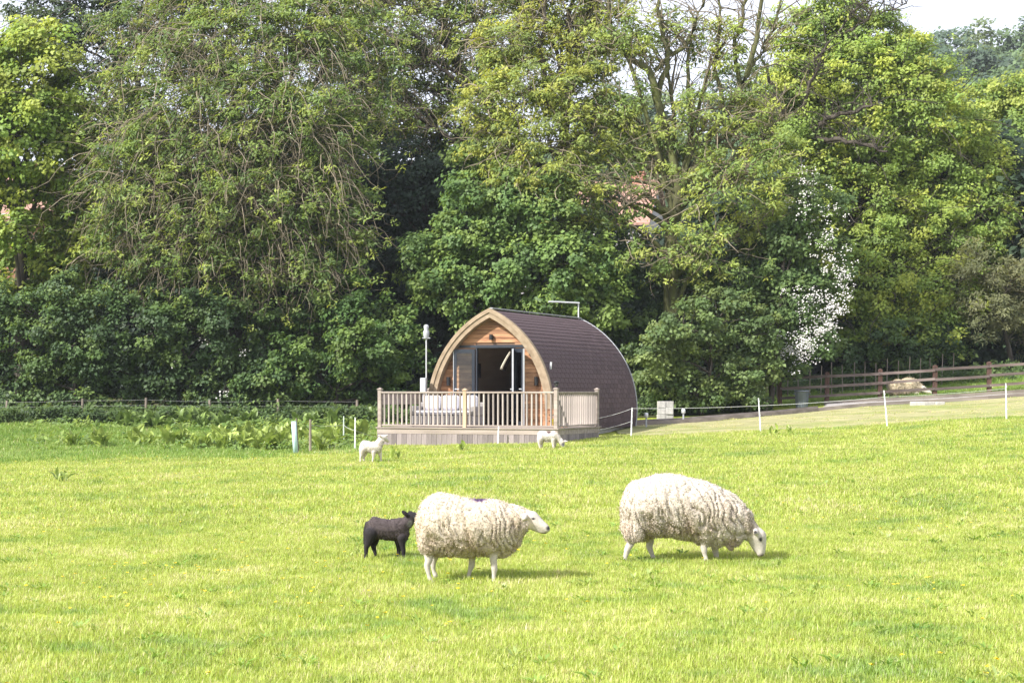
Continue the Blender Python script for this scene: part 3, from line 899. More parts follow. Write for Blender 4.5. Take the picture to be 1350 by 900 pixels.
# ------------------------------------------------------------------ animals
def tint_mat(name, rough=0.9, noise_s=60.0, bump=0.3, sheen=0.0):
    m, n, b = nt(name)
    a = n.nodes.new('ShaderNodeAttribute'); a.attribute_name = 'tint'
    v = tex_coord(n, (1, 1, 1))
    f = noise_n(n, v, noise_s, 4)
    r = ramp2(n, f, (0.82,) * 3, (1.1,) * 3)
    n.links.new(mul_rgb(n, a.outputs['Color'], r.outputs[0]), b.inputs['Base Color'])
    b.inputs['Roughness'].default_value = rough
    b.inputs['Specular IOR Level'].default_value = 0.15
    if sheen: b.inputs['Sheen Weight'].default_value = sheen
    bump_n(n, b, f, bump, 0.01)
    return m
MAT['hide'] = tint_mat('sheep_hide', 0.9, 50, 0.25)
MAT['fleece'] = tint_mat('sheep_fleece', 1.0, 70, 0.4)

_ico = {}
def unit_ball(seg=2):
    if seg not in _ico:
        bm = bmesh.new(); bmesh.ops.create_icosphere(bm, subdivisions=seg, radius=1.0)
        bm.verts.ensure_lookup_table()
        _ico[seg] = ([v.co.copy() for v in bm.verts], [tuple(l.vert.index for l in f.loops) for f in bm.faces]); bm.free()
    return _ico[seg]

def chain(pts, step=0.4):
    """(x,y,z,r) key points -> list of balls"""
    out = []
    for a, b in zip(pts[:-1], pts[1:]):
        a = np.array(a, float); b = np.array(b, float)
        d = np.linalg.norm(b[:3] - a[:3]); n = max(2, int(d / (step * min(a[3], b[3]))) + 1)
        for i in range(n): 
            q = a + (b - a) * i / n
            out.append((q[:3], (q[3],) * 3, None))
    q = np.array(pts[-1], float); out.append((q[:3], (q[3],) * 3, None))
    return out

def spine(keys, n=7):
    out = []
    for a, b in zip(keys[:-1], keys[1:]):
        for i in range(n):
            k = [a[j] + (b[j] - a[j]) * i / n for j in range(5)]
            out.append((q(k[0], k[1]), tuple(k[2:]), None))
    k = keys[-1]; out.append((q(k[0], k[1]), tuple(k[2:]), None))
    return out

def remesh(balls, voxel, smooth):
    m = MB()
    for (c, r, rot) in balls:
        vs, fs = unit_ball(3 if max(r) > 0.15 else 2)
        M = Matrix.Translation(Vector(c)) @ (rot.to_4x4() if rot else Matrix.Identity(4)) @ Matrix.Diagonal((*r, 1))
        m.add([M @ v for v in vs], fs)
    o = link('tmp_blob', m.mesh('tmp_blob'))
    md = o.modifiers.new('r', 'REMESH'); md.mode = 'VOXEL'; md.voxel_size = voxel
    ms = o.modifiers.new('s', 'SMOOTH'); ms.iterations = smooth; ms.factor = 0.5
    dg = bpy.context.evaluated_depsgraph_get()
    me = bpy.data.meshes.new_from_object(o.evaluated_get(dg))
    bpy.data.objects.remove(o)
    return me

def ball_dist(P, balls):
    """rough signed distance of points to a set of ellipsoids"""
    best = np.full(len(P), 9.0)
    for (c, r, rot) in balls:
        q = P - np.asarray(c)[None]
        if rot is not None: q = q @ np.array(rot)
        rr = np.asarray(r)
        k = np.linalg.norm(q / rr, axis=1)
        best = np.minimum(best, (k - 1) * rr.min())
    return best

def animal(name, label, loc, wool, skin, cfg, eyes=(), rz=0.0, group=None):
    root = empty(name, Vector(loc) + Vector((0, 0, cfg.get('lift', 0.0))), rz, label, 'sheep' if 'sheep' in name else 'lamb', group)
    vox = cfg.get('voxel', 0.013)
    me = remesh(wool + skin, vox, cfg.get('smooth', 5))
    n = len(me.vertices)
    co = np.empty(n * 3, np.float32); me.vertices.foreach_get('co', co); co = co.reshape(-1, 3).astype(float)
    no = np.empty(n * 3, np.float32); me.vertices.foreach_get('normal', no); no = no.reshape(-1, 3).astype(float)
    dw = ball_dist(co, wool); ds = ball_dist(co, skin)
    w = sstep(-0.03, 0.03, ds - dw)
    amp = cfg.get('amp', 0.02); fr = cfg.get('freq', 1.0)
    disp = np.zeros(n); dirt = np.zeros(n)
    for i in range(n):
        if w[i] < 0.05: continue
        p = co[i]
        warp = mnoise.noise(Vector((p[0] * 5, p[1] * 5, p[2] * 5 + 3)))
        fx = mnoise.noise(Vector((p[0] * 13 * fr + warp * 1.3 + p[2] * 4, p[1] * 9 * fr, p[2] * 2.0 * fr)))
        ridge = 1 - abs(fx) * 2.6
        f2 = mnoise.noise(Vector((p[0] * 42 * fr, p[1] * 42 * fr, p[2] * 34 * fr)))
        lump = mnoise.noise(Vector((p[0] * 4.5 + 7, p[1] * 4.5, p[2] * 4.5)))
        side = 0.25 + 0.75 * min(1.0, max(0.0, (cfg.get('ztop', 0.8) - p[2]) / 0.28))
        disp[i] = (-max(0, ridge) ** 2 * amp * 1.55 + f2 * amp * 0.28) * side + lump * amp * 0.45
        dirt[i] = mnoise.noise(Vector((p[0] * 7 + 11, p[1] * 7, p[2] * 3)))
    co2 = co + no * (disp * w)[:, None]
    me.vertices.foreach_set('co', co2.astype(np.float32).ravel())
    me.polygons.foreach_set('use_smooth', np.ones(len(me.polygons), bool))
    cw = np.array(cfg['wool']); cd = np.array(cfg.get('dirt', cfg['wool'])); cs = np.array(cfg['skin'])
    k = np.clip(0.35 + dirt * 0.9, 0, 1)[:, None] * sstep(cfg.get('dz1', 0.85), cfg.get('dz0', 0.35), co[:, 2])[:, None]
    tint = (cw * (1 - k) + cd * k) * w[:, None] + cs * (1 - w)[:, None]
    for (c, r, col, soft) in cfg.get('marks', ()):
        d = np.linalg.norm((co - np.array(c)) / np.array(r), axis=1)
        q = (1 - sstep(1 - soft, 1 + soft, d))[:, None]
        tint = tint * (1 - q) + np.array(col) * q
    a = me.color_attributes.new('tint', 'FLOAT_COLOR', 'POINT')
    c4 = np.ones((n, 4), np.float32); c4[:, :3] = tint
    a.data.foreach_set('color', c4.ravel())
    me.materials.clear(); me.materials.append(MAT['hide']); me.update()
    body = link('body', me, root)
    # fleece locks
    nl = cfg.get('locks', 0)
    if nl:
        fc = np.empty(len(me.polygons) * 3, np.float32); me.polygons.foreach_get('center', fc); fc = fc.reshape(-1, 3)
        fn = np.empty(len(me.polygons) * 3, np.float32); me.polygons.foreach_get('normal', fn); fn = fn.reshape(-1, 3)
        ar = np.empty(len(me.polygons), np.float32); me.polygons.foreach_get('area', ar)
        v0 = np.array([p.vertices[0] for p in me.polygons])
        pr = ar * (w[v0] > 0.6); pr = pr / pr.sum()
        ix = rng.choice(len(pr), nl, p=pr)
        P = fc[ix] + rng.normal(size=(nl, 3)) * vox * 0.4 - fn[ix] * 0.006
        A = fn[ix] * 0.55 + rng.normal(size=(nl, 3)) * 0.5 + np.array([0, 0, -0.8])
        N = fn[ix] + rng.normal(size=(nl, 3)) * 0.5
        ll = cfg.get('lock_len', 0.045)
        v, f = kites(P, A, N, ll * rng.uniform(0.6, 1.3, nl), ll * 0.42 * rng.uniform(0.6, 1.2, nl), 0.15)
        tc = np.repeat(tint[v0[ix]] * rng.uniform(0.85, 1.12, (nl, 1)), 4, axis=0)
        fo = link('fleece', raw_mesh('fleece', v, f, MAT['fleece'], np.clip(tc, 0, 0.85)), root)
    em = cfg.get('eye', MAT['black'])
    for (c, r) in eyes:
        vs, fs = unit_ball(2)
        MB().add([(v.x * r[0] + c[0], v.y * r[1] + c[1], v.z * r[2] + c[2]) for v in vs], fs).build('eye', em, root, True)
    return root

WOOL = (0.56, 0.485, 0.385); DIRT = (0.40, 0.305, 0.205); FACE = (0.50, 0.45, 0.40)
def rotm(rx=0, ry=0, rz=0):
    return (Matrix.Rotation(R(rz), 3, 'Z') @ Matrix.Rotation(R(ry), 3, 'Y') @ Matrix.Rotation(R(rx), 3, 'X'))

# --- ewe standing with raised head
b = gp(610, 765); s1 = F / b.y
def q(px, py, y=0.0): return ((px - 610) / s1, y, (765 - py) / s1)
def qc(lst): return chain([(*q(px, py, y), r) for (px, py, y, r) in lst])
wool = spine([(579, 694, .235, .28, .315), (600, 697, .25, .315, .30), (625, 699, .25, .315, .285), (650, 699, .24, .285, .285), (666, 701, .19, .23, .255)])
wool += [(q(600, 711), (0.30, 0.26, 0.19), None), (q(660, 718), (0.14, 0.17, 0.15), None), (q(564, 714, -0.12), (0.105, 0.12, 0.155), None), (q(566, 714, 0.12), (0.105, 0.12, 0.145), None), (q(628, 718, 0), (0.16, 0.22, 0.14), None)]
wool += qc([(664, 694, 0, 0.215), (678, 690, -0.02, 0.165), (689, 686, -0.05, 0.115)])
skin = qc([(690, 687, -0.05, 0.088), (700, 686, -0.07, 0.083), (709, 692, -0.09, 0.060), (717, 697, -0.105, 0.046), (720, 699, -0.11, 0.040)])
skin += qc([(700, 693, -0.07, 0.058), (712, 701, -0.095, 0.032), (718, 703, -0.105, 0.026)])
skin += [(q(692, 683, -0.165), (0.028, 0.055, 0.035), rotm(30, 20, 0)), (q(693, 683, 0.07), (0.028, 0.055, 0.035), rotm(-30, 20, 0))]
skin += qc([(563, 727, -0.12, 0.055), (566.5, 739, -0.125, 0.040), (563.5, 747, -0.125, 0.033), (566.5, 761, -0.13, 0.022), (568, 766, -0.13, 0.026), (570.5, 770, -0.14, 0.028)])
skin += qc([(571, 727, 0.12, 0.055), (573, 738, 0.125, 0.040), (570, 746, 0.125, 0.033), (571, 758, 0.13, 0.022), (573.5, 764, 0.13, 0.028)])
skin += qc([(622, 730, 0.1, 0.05), (622, 743, 0.1, 0.036), (621.5, 750, 0.10, 0.034), (619, 757, 0.1, 0.022), (617.5, 763, 0.1, 0.024), (618, 768, 0.09, 0.027)])
skin += qc([(650, 730, -0.1, 0.05), (651, 744, -0.1, 0.036), (652, 752, -0.1, 0.034), (651.5, 759, -0.1, 0.022), (651, 766, -0.1, 0.024), (652.5, 770, -0.11, 0.027)])
nose = q(722, 698, -0.115); eye1 = q(702.5, 685.5, -0.143); eye2 = q(704, 685.5, -0.003)
animal('ewe_sheep', 'woolly cream ewe standing with raised head, purple mark on its back', b, wool, skin,
       dict(wool=WOOL, dirt=DIRT, skin=FACE, locks=50000, amp=0.023, freq=1.25, lock_len=0.017, lift=0.025,
            marks=[(nose, (0.022, 0.05, 0.022), (0.06, 0.055, 0.06), 0.3), (q(719, 704.5, -0.12), (0.05, 0.05, 0.006), (0.12, 0.09, 0.09), 0.4),
                   (q(632, 660, -0.05), (0.075, 0.12, 0.03), (0.10, 0.06, 0.13), 0.4), (q(696, 691, -0.1), (0.06, 0.08, 0.06), (0.72, 0.60, 0.52), 0.6), (eye1, (0.026, 0.02, 0.009), (0.06, 0.05, 0.05), 0.5)]),
       eyes=[(eye1, (0.015, 0.008, 0.010)), (eye2, (0.015, 0.008, 0.010))])

# --- ewe grazing
b = gp(895, 740); s2 = F / b.y
def q(px, py, y=0.0): return ((px - 895) / s2, y, (740 - py) / s2)
wool = spine([(845, 672, .235, .285, .32), (868, 668, .25, .315, .345), (895, 670, .25, .32, .35), (925, 676, .25, .305, .335), (950, 683, .22, .27, .31), (966, 690, .17, .22, .27)])
wool += [(q(838, 694), (0.17, 0.25, 0.16), None), (q(835, 702, -0.13), (0.13, 0.12, 0.14), None), (q(850, 702, 0.13), (0.13, 0.12, 0.13), None), (q(926, 705, 0), (0.16, 0.22, 0.12), None), (q(945, 706), (0.14, 0.19, 0.14), None),(q(895, 690), (0.3, 0.26, 0.16), None)]
wool += qc([(955, 675, 0, 0.21), (972, 688, 0, 0.185), (986, 700, -0.01, 0.12)])
wool += [(q(962, 715, -0.06), (0.07, 0.08, 0.10), None), (q(930, 712), (0.16, 0.17, 0.09), None)]
skin = qc([(990, 703, -0.02, 0.10), (999, 709, -0.03, 0.092), (1002, 718, -0.03, 0.068), (1003, 727, -0.03, 0.050), (1002, 731, -0.03, 0.046)])
skin += qc([(993, 714, -0.03, 0.062), (997, 727, -0.03, 0.036)])
skin += [(q(994, 702, -0.135), (0.034, 0.06, 0.028), rotm(25, 25, 0)), (q(994, 702, 0.085), (0.034, 0.06, 0.028), rotm(-25, 25, 0))]
skin += qc([(833, 706, -0.13, 0.06), (830.5, 717, -0.135, 0.046), (826, 725, -0.135, 0.038), (823, 736, -0.14, 0.025), (822.5, 741, -0.14, 0.028), (823.5, 745, -0.15, 0.031)])
skin += qc([(853, 704, 0.13, 0.06), (858.5, 717, 0.13, 0.046), (857, 724, 0.13, 0.038), (861, 735, 0.13, 0.025), (863.5, 741, 0.12, 0.031)])
skin += qc([(924, 708, -0.1, 0.055), (926, 720, -0.1, 0.042), (927, 726, -0.1, 0.038), (928, 733, -0.1, 0.025), (930.5, 742, -0.11, 0.031)])
skin += qc([(941, 708, 0.1, 0.055), (944, 721, 0.1, 0.043), (944, 728, 0.1, 0.04), (946, 737, 0.1, 0.028), (947, 740, 0.1, 0.032)])
eye1 = q(1001, 712.5, -0.115)
animal('grazing_sheep', 'woolly cream ewe grazing with its head down in the grass, faint pink mark', b, wool, skin,
       dict(wool=(0.56, 0.495, 0.415), dirt=(0.38, 0.29, 0.21), skin=FACE, locks=52000, amp=0.028, freq=1.1, lock_len=0.020, ztop=0.88, lift=0.02,
            marks=[(q(1003, 733, -0.03), (0.04, 0.05, 0.022), (0.16, 0.13, 0.12), 0.4), (q(993, 702, -0.175), (0.022, 0.02, 0.022), (0.03, 0.03, 0.03), 0.4),
                   (q(855, 631, -0.05), (0.05, 0.2, 0.07), (0.66, 0.45, 0.54), 0.6), (eye1, (0.02, 0.024, 0.026), (0.05, 0.05, 0.05), 0.5)]),
       eyes=[(eye1, (0.012, 0.010, 0.014)), (q(1001, 712.5, 0.055), (0.012, 0.010, 0.014))])

# --- black lamb behind the ewe
b = gp(508, 737); s3 = F / b.y
def q(px, py, y=0.0): return ((px - 508) / s3, y, (737 - py) / s3)
wool = spine([(494, 695, .09, .10, .125), (503, 697, .10, .108, .118), (515, 698, .10, .105, .118), (527, 697, .09, .10, .13)]) + [(q(531, 703), (0.075, 0.08, 0.10), None)]
wool += qc([(530, 693, 0, 0.085), (539, 686, 0.0, 0.065)])
skin = qc([(540, 682, 0, 0.062), (547, 682, 0.01, 0.060), (555, 689, 0.02, 0.042), (560, 693, 0.02, 0.033)])
skin += [(q(534.5, 676, -0.07), (0.052, 0.015, 0.026), rotm(0, 38, 10)), (q(542, 677, 0.08), (0.045, 0.015, 0.024), rotm(0, 30, -20))]
skin += qc([(490, 702, -0.06, 0.075), (487, 713, -0.06, 0.045), (483.5, 720, -0.06, 0.030), (483, 730, -0.06, 0.021), (482.5, 737, -0.065, 0.024)])
skin += qc([(494, 703, 0.06, 0.07), (494, 714, 0.06, 0.042), (491.5, 720, 0.06, 0.030), (494, 729, 0.06, 0.021), (496, 735, 0.055, 0.024)])
skin += qc([(524, 708, 0.05, 0.055), (525, 718, 0.05, 0.033), (525.5, 724, 0.05, 0.028), (525, 734, 0.05, 0.019), (525, 738, 0.045, 0.023)])
skin += qc([(530, 708, -0.05, 0.055), (531, 718, -0.05, 0.033), (532, 724, -0.05, 0.028), (532.5, 733, -0.05, 0.019), (533.5, 738, -0.055, 0.023)])
skin += qc([(484.5, 690, 0, 0.03), (481.5, 700, 0, 0.024), (481, 716, 0, 0.02)])
animal('black_lamb', 'small black lamb standing behind the rump of the raised-head ewe', b, wool, skin,
       dict(wool=(0.075, 0.060, 0.060), dirt=(0.09, 0.07, 0.066), skin=(0.026, 0.023, 0.025), locks=7000, lock_len=0.014, amp=0.005, voxel=0.009, smooth=4, dz0=0.1, dz1=0.5,
            marks=[(q(541, 690, -0.05), (0.03, 0.04, 0.035), (0.18, 0.17, 0.15), 0.5)]), eyes=[(q(546, 681, -0.055), (0.01, 0.008, 0.01))])

# --- white lamb looking away left of the deck
b = gp(488, 611); s4 = F / b.y
def q(px, py, y=0.0): return ((px - 488) / s4, y, (611 - py) / s4)
wool = spine([(481, 590, .11, .11, .14), (489, 591.5, .11, .115, .128), (498, 591, .105, .11, .138)])
wool += qc([(499, 587, 0, 0.10), (502.5, 582, 0.02, 0.078)])
skin = qc([(503, 579.5, 0.02, 0.075), (506, 579, 0.05, 0.070), (509.5, 581.5, 0.08, 0.042), (511, 583, 0.09, 0.040)])
skin += [(q(501, 576.5, -0.06), (0.05, 0.035, 0.02), rotm(0, 25, 30)), (q(509, 576, 0.10), (0.06, 0.03, 0.02), rotm(0, -20, 10))]
skin += qc([(478.5, 594, -0.06, 0.085), (477, 601, -0.06, 0.042), (475.5, 605, -0.06, 0.027), (475.5, 612.5, -0.06, 0.021)])
skin += qc([(481, 594, 0.06, 0.085), (481, 601, 0.06, 0.042), (479, 605, 0.06, 0.027), (479.5, 611, 0.06, 0.021)])
skin += qc([(493, 597, -0.05, 0.06), (492.5, 604, -0.05, 0.030), (491, 612.5, -0.05, 0.021)])
skin += qc([(500, 597, 0.05, 0.06), (501.5, 604, 0.05, 0.030), (502, 610, 0.05, 0.021)])
skin += qc([(476.5, 588, 0, 0.04), (475, 594, 0, 0.035), (475, 602, 0, 0.022)])
animal('standing_lamb', 'white lamb standing left of the deck and looking towards it', b, wool, skin,
       dict(wool=(0.62, 0.57, 0.51), dirt=(0.52, 0.45, 0.38), skin=(0.58, 0.51, 0.46), lift=0.035, locks=3000, lock_len=0.02, amp=0.006, voxel=0.013, smooth=4),
       eyes=[(q(506.5, 579, -0.012), (0.012, 0.01, 0.012))])

# --- white lamb grazing in front of the deck
b = gp(723, 592.5); s5 = F / b.y
def q(px, py, y=0.0): return ((px - 723) / s5, y, (592.5 - py) / s5)
wool = spine([(714, 576, .11, .115, .135), (722, 576.8, .11, .115, .125), (730, 576.5, .11, .11, .138)])
wool += qc([(732, 576, 0, 0.095), (738, 582, 0, 0.072)])
skin = qc([(739, 583, 0, 0.075), (741, 586, 0, 0.068), (742.5, 590, 0, 0.045), (743, 591.5, 0, 0.038)])
skin += [(q(745.5, 583.5, -0.09), (0.07, 0.03, 0.02), rotm(0, -5, 0)), (q(744, 583, 0.09), (0.06, 0.03, 0.02), rotm(0, -5, 0))]
skin += qc([(712, 580, -0.06, 0.085), (711, 586, -0.06, 0.044), (711.5, 590, -0.06, 0.030), (712.5, 594.5, -0.06, 0.022)])
skin += qc([(714.5, 580, 0.06, 0.085), (714, 586, 0.06, 0.042), (713.5, 592.5, 0.06, 0.022)])
skin += qc([(729, 581, -0.05, 0.065), (729.5, 587, -0.05, 0.042), (729.5, 594, -0.05, 0.022)])
skin += qc([(732, 581, 0.05, 0.06), (732, 587, 0.05, 0.04), (731.5, 593, 0.05, 0.022)])
animal('grazing_lamb', 'white lamb with a dark spot on its back grazing in front of the deck', b, wool, skin,
       dict(wool=(0.62, 0.57, 0.51), dirt=(0.52, 0.45, 0.38), skin=(0.58, 0.51, 0.46), lift=0.035, locks=3000, lock_len=0.02, amp=0.006, voxel=0.013, smooth=4,
            marks=[(q(723.5, 570.5, -0.06), (0.055, 0.09, 0.05), (0.10, 0.06, 0.06), 0.4), (q(742, 588, -0.05), (0.045, 0.05, 0.05), (0.22, 0.21, 0.23), 0.6)]),
       eyes=[(q(742, 586.5, -0.06), (0.012, 0.01, 0.012))])

# --- sheep lying behind the rail fence
b = gat(1196, 65.2); s6 = F / b.y
zb = (HOR - (EYE - b.z) * 0) 
py0 = HOR + (EYE - b.z) / b.y * F
def q(px, py, y=0.0): return ((px - 1196) / s6, y, (py0 - py) / s6)
kz = py0 - 521.0
wool = [(q(1184, 511 + kz), (0.36, 0.30, 0.33), None), (q(1198, 509.5 + kz), (0.42, 0.31, 0.34), None), (q(1209, 512 + kz), (0.26, 0.27, 0.24), None), (q(1190, 516 + kz), (0.42, 0.33, 0.18), None)]
skin = qc([(1212, 511 + kz, -0.1, 0.13), (1217, 513 + kz, -0.2, 0.115), (1222, 516 + kz, -0.28, 0.085), (1225, 518 + kz, -0.3, 0.06)])
skin += [(q(1215, 509 + kz, -0.33), (0.04, 0.09, 0.03), rotm(20, 0, 0))]
skin += qc([(1206, 517 + kz, -0.2, 0.07), (1210, 520 + kz, -0.3, 0.04)])
animal('resting_sheep', 'tan sheep lying in the grass behind the brown rail fence', b, wool, skin,
       dict(wool=(0.58, 0.49, 0.34), dirt=(0.27, 0.20, 0.15), skin=(0.62, 0.56, 0.48), locks=5000, amp=0.010, lock_len=0.06, voxel=0.02, dz0=0.1, dz1=0.42), eyes=[(q(1219, 516 + kz, -0.2), (0.014, 0.012, 0.014))])

# ------------------------------------------------------------------ trees
def tubes(P, Rd, sides=5):
    """P (N,K,3), Rd (N,K) -> verts, quads"""
    N, K, _ = P.shape
    T = np.empty_like(P)
    T[:, 1:-1] = P[:, 2:] - P[:, :-2]; T[:, 0] = P[:, 1] - P[:, 0]; T[:, -1] = P[:, -1] - P[:, -2]
    T /= np.linalg.norm(T, axis=2, keepdims=True) + 1e-9
    ref = np.where(np.abs(T[..., 2:3]) > 0.9, np.array([1.0, 0.2, 0]), np.array([0.1, 0.05, 1.0]))
    A = np.cross(T, ref); A /= np.linalg.norm(A, axis=2, keepdims=True) + 1e-9
    B = np.cross(T, A)
    ang = np.arange(sides) * 2 * np.pi / sides
    v = P[:, :, None] + (A[:, :, None] * np.cos(ang)[None, None, :, None] + B[:, :, None] * np.sin(ang)[None, None, :, None]) * Rd[:, :, None, None]
    idx = np.arange(N * K * sides).reshape(N, K, sides)
    a = idx[:, :-1]; b = np.roll(a, -1, axis=2); c = idx[:, 1:]; d = np.roll(c, -1, axis=2)
    f = np.stack([a, b, d, c], -1).reshape(-1, 4)
    return v.reshape(-1, 3), f

def curve_between(a, b, K, sag=0.0, wob=0.1):
    """bundle of K-point curves from rows of a to rows of b, rising first and bending outward"""
    t = np.linspace(0, 1, K)[None, :, None]
    d = b - a
    L = np.linalg.norm(d, axis=1)[:, None, None]
    mid = a + d * 0.45; mid[:, 2] += np.abs(d[:, 2]) * 0.12 + L[:, 0, 0] * 0.10
    p = (1 - t) ** 2 * a[:, None] + 2 * t * (1 - t) * mid[:, None] + t ** 2 * b[:, None]
    p[..., 2] -= (L * sag * (t ** 2))[..., 0]
    w = rng.normal(size=p.shape) * wob * L / K
    w[:, 0] = 0
    return p + np.cumsum(w, axis=1) * 0.6

KIND = {
    # leaf length, width, clumps per m2, leaves per clump, clump radius, colours, twig fraction
    'lime':   dict(l=0.17, w=0.13, cd=3.2, n=100, cr=0.50, cols=[(0.27, 0.35, 0.065), (0.21, 0.31, 0.065), (0.33, 0.385, 0.08)], tw=0.35, bark='bark'),
    'bright': dict(l=0.155, w=0.090, cd=3.4, n=105, cr=0.50, cols=[(0.32, 0.405, 0.085), (0.26, 0.36, 0.08), (0.395, 0.45, 0.09), (0.215, 0.31, 0.075)], tw=0.6, bark='bark'),
    'ash':    dict(l=0.18, w=0.066, cd=3.4, n=52, cr=0.36, cols=[(0.28, 0.35, 0.085), (0.215, 0.295, 0.075), (0.34, 0.39, 0.09), (0.16, 0.235, 0.065)], tw=1.0, bark='bark_pale'),
    'mid':    dict(l=0.16, w=0.11, cd=3.6, n=100, cr=0.46, cols=[(0.15, 0.235, 0.065), (0.115, 0.195, 0.058), (0.205, 0.29, 0.072)], tw=0.3, bark='bark'),
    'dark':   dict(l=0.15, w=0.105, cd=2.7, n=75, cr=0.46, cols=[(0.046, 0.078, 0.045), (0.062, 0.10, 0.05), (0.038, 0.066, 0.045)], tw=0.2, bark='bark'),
    'darksp': dict(l=0.16, w=0.11, cd=2.2, n=60, cr=0.5, cols=[(0.065, 0.10, 0.05), (0.085, 0.12, 0.05)], tw=0.8, bark='bark'),
    'hedge':  dict(l=0.14, w=0.100, cd=3.4, n=85, cr=0.38, cols=[(0.10, 0.165, 0.05), (0.078, 0.135, 0.045), (0.135, 0.20, 0.058), (0.066, 0.115, 0.045)], tw=0.2, bark='bark'),
    'hedge2': dict(l=0.13, w=0.095, cd=3.6, n=95, cr=0.36, cols=[(0.14, 0.20, 0.065), (0.11, 0.17, 0.06), (0.18, 0.235, 0.075)], tw=0.25, bark='bark'),
    'willow': dict(l=0.16, w=0.04, cd=3.6, n=95, cr=0.42, cols=[(0.21, 0.225, 0.11), (0.17, 0.19, 0.095), (0.25, 0.255, 0.13)], tw=0.5, bark='bark_pale'),
}

def crown_points(c, r, kd, dens=1.0):
    """clump centres through an uneven ellipsoid"""
    area = math.pi * r[0] * r[2]
    n = max(6, int(area * kd['cd'] * dens * 1.9))
    d = unit(n * 2)
    keep = (d[:, 1] < 0.25) | (rng.random(n * 2) < 0.45)
    d = d[keep][:n]
    ph = c[0] * 1.7 + c[2]
    lump = 0.86 + 0.20 * np.sin(d[:, 0] * 5 + ph) * np.sin(d[:, 2] * 6 + ph * 1.3) + 0.10 * np.sin(d[:, 0] * 13 + d[:, 2] * 11 + ph)
    rad = lump * np.where(rng.random(len(d)) < 0.8, rng.uniform(0.80, 1.12, len(d)), rng.uniform(0.35, 0.85, len(d)))
    return c + d * r * rad[:, None], d

def foliage(C, D, kd, size=1.0, cols=None):
    """leaf faces around the clump centres"""
    n = kd['n']; m = len(C)
    cols = np.array(cols or kd['cols'])
    ci = rng.integers(0, len(cols), m)
    cc = cols[ci] * rng.uniform(0.80, 1.22, (m, 1))
    cr = kd['cr'] * rng.uniform(0.65, 1.3, m)
    off = unit(m * n) * (rng.random(m * n) ** 0.45)[:, None]
    off[:, 2] *= 0.62
    P = np.repeat(C, n, 0) + off * np.repeat(cr, n)[:, None]
    Dn = np.repeat(D, n, 0)
    N = off * 0.45 + Dn * 0.30 + np.array([-0.36, -0.30, 0.62]) + rng.normal(size=P.shape) * 0.38
    A = rng.normal(size=P.shape) + off * 0.6 + np.array([0, 0, -0.25])
    A -= N * (A * N).sum(1, keepdims=True) / (N * N).sum(1, keepdims=True)
    sc = rng.uniform(0.6, 1.3, len(P)) * size
    v, f = kites(P, A, N, kd['l'] * sc, kd['w'] * sc)
    t = np.repeat(cc, n, 0) * rng.uniform(0.82, 1.2, (len(P), 1))
    return v, f, np.repeat(t, 4, 0)

def merge(parts):
    vs, fs, ts, b = [], [], [], 0
    for p in parts:
        vs.append(p[0]); fs.append(p[1] + b); b += len(p[0])
        if len(p) > 2: ts.append(p[2])
    return np.concatenate(vs), np.concatenate(fs), (np.concatenate(ts) if ts else None)

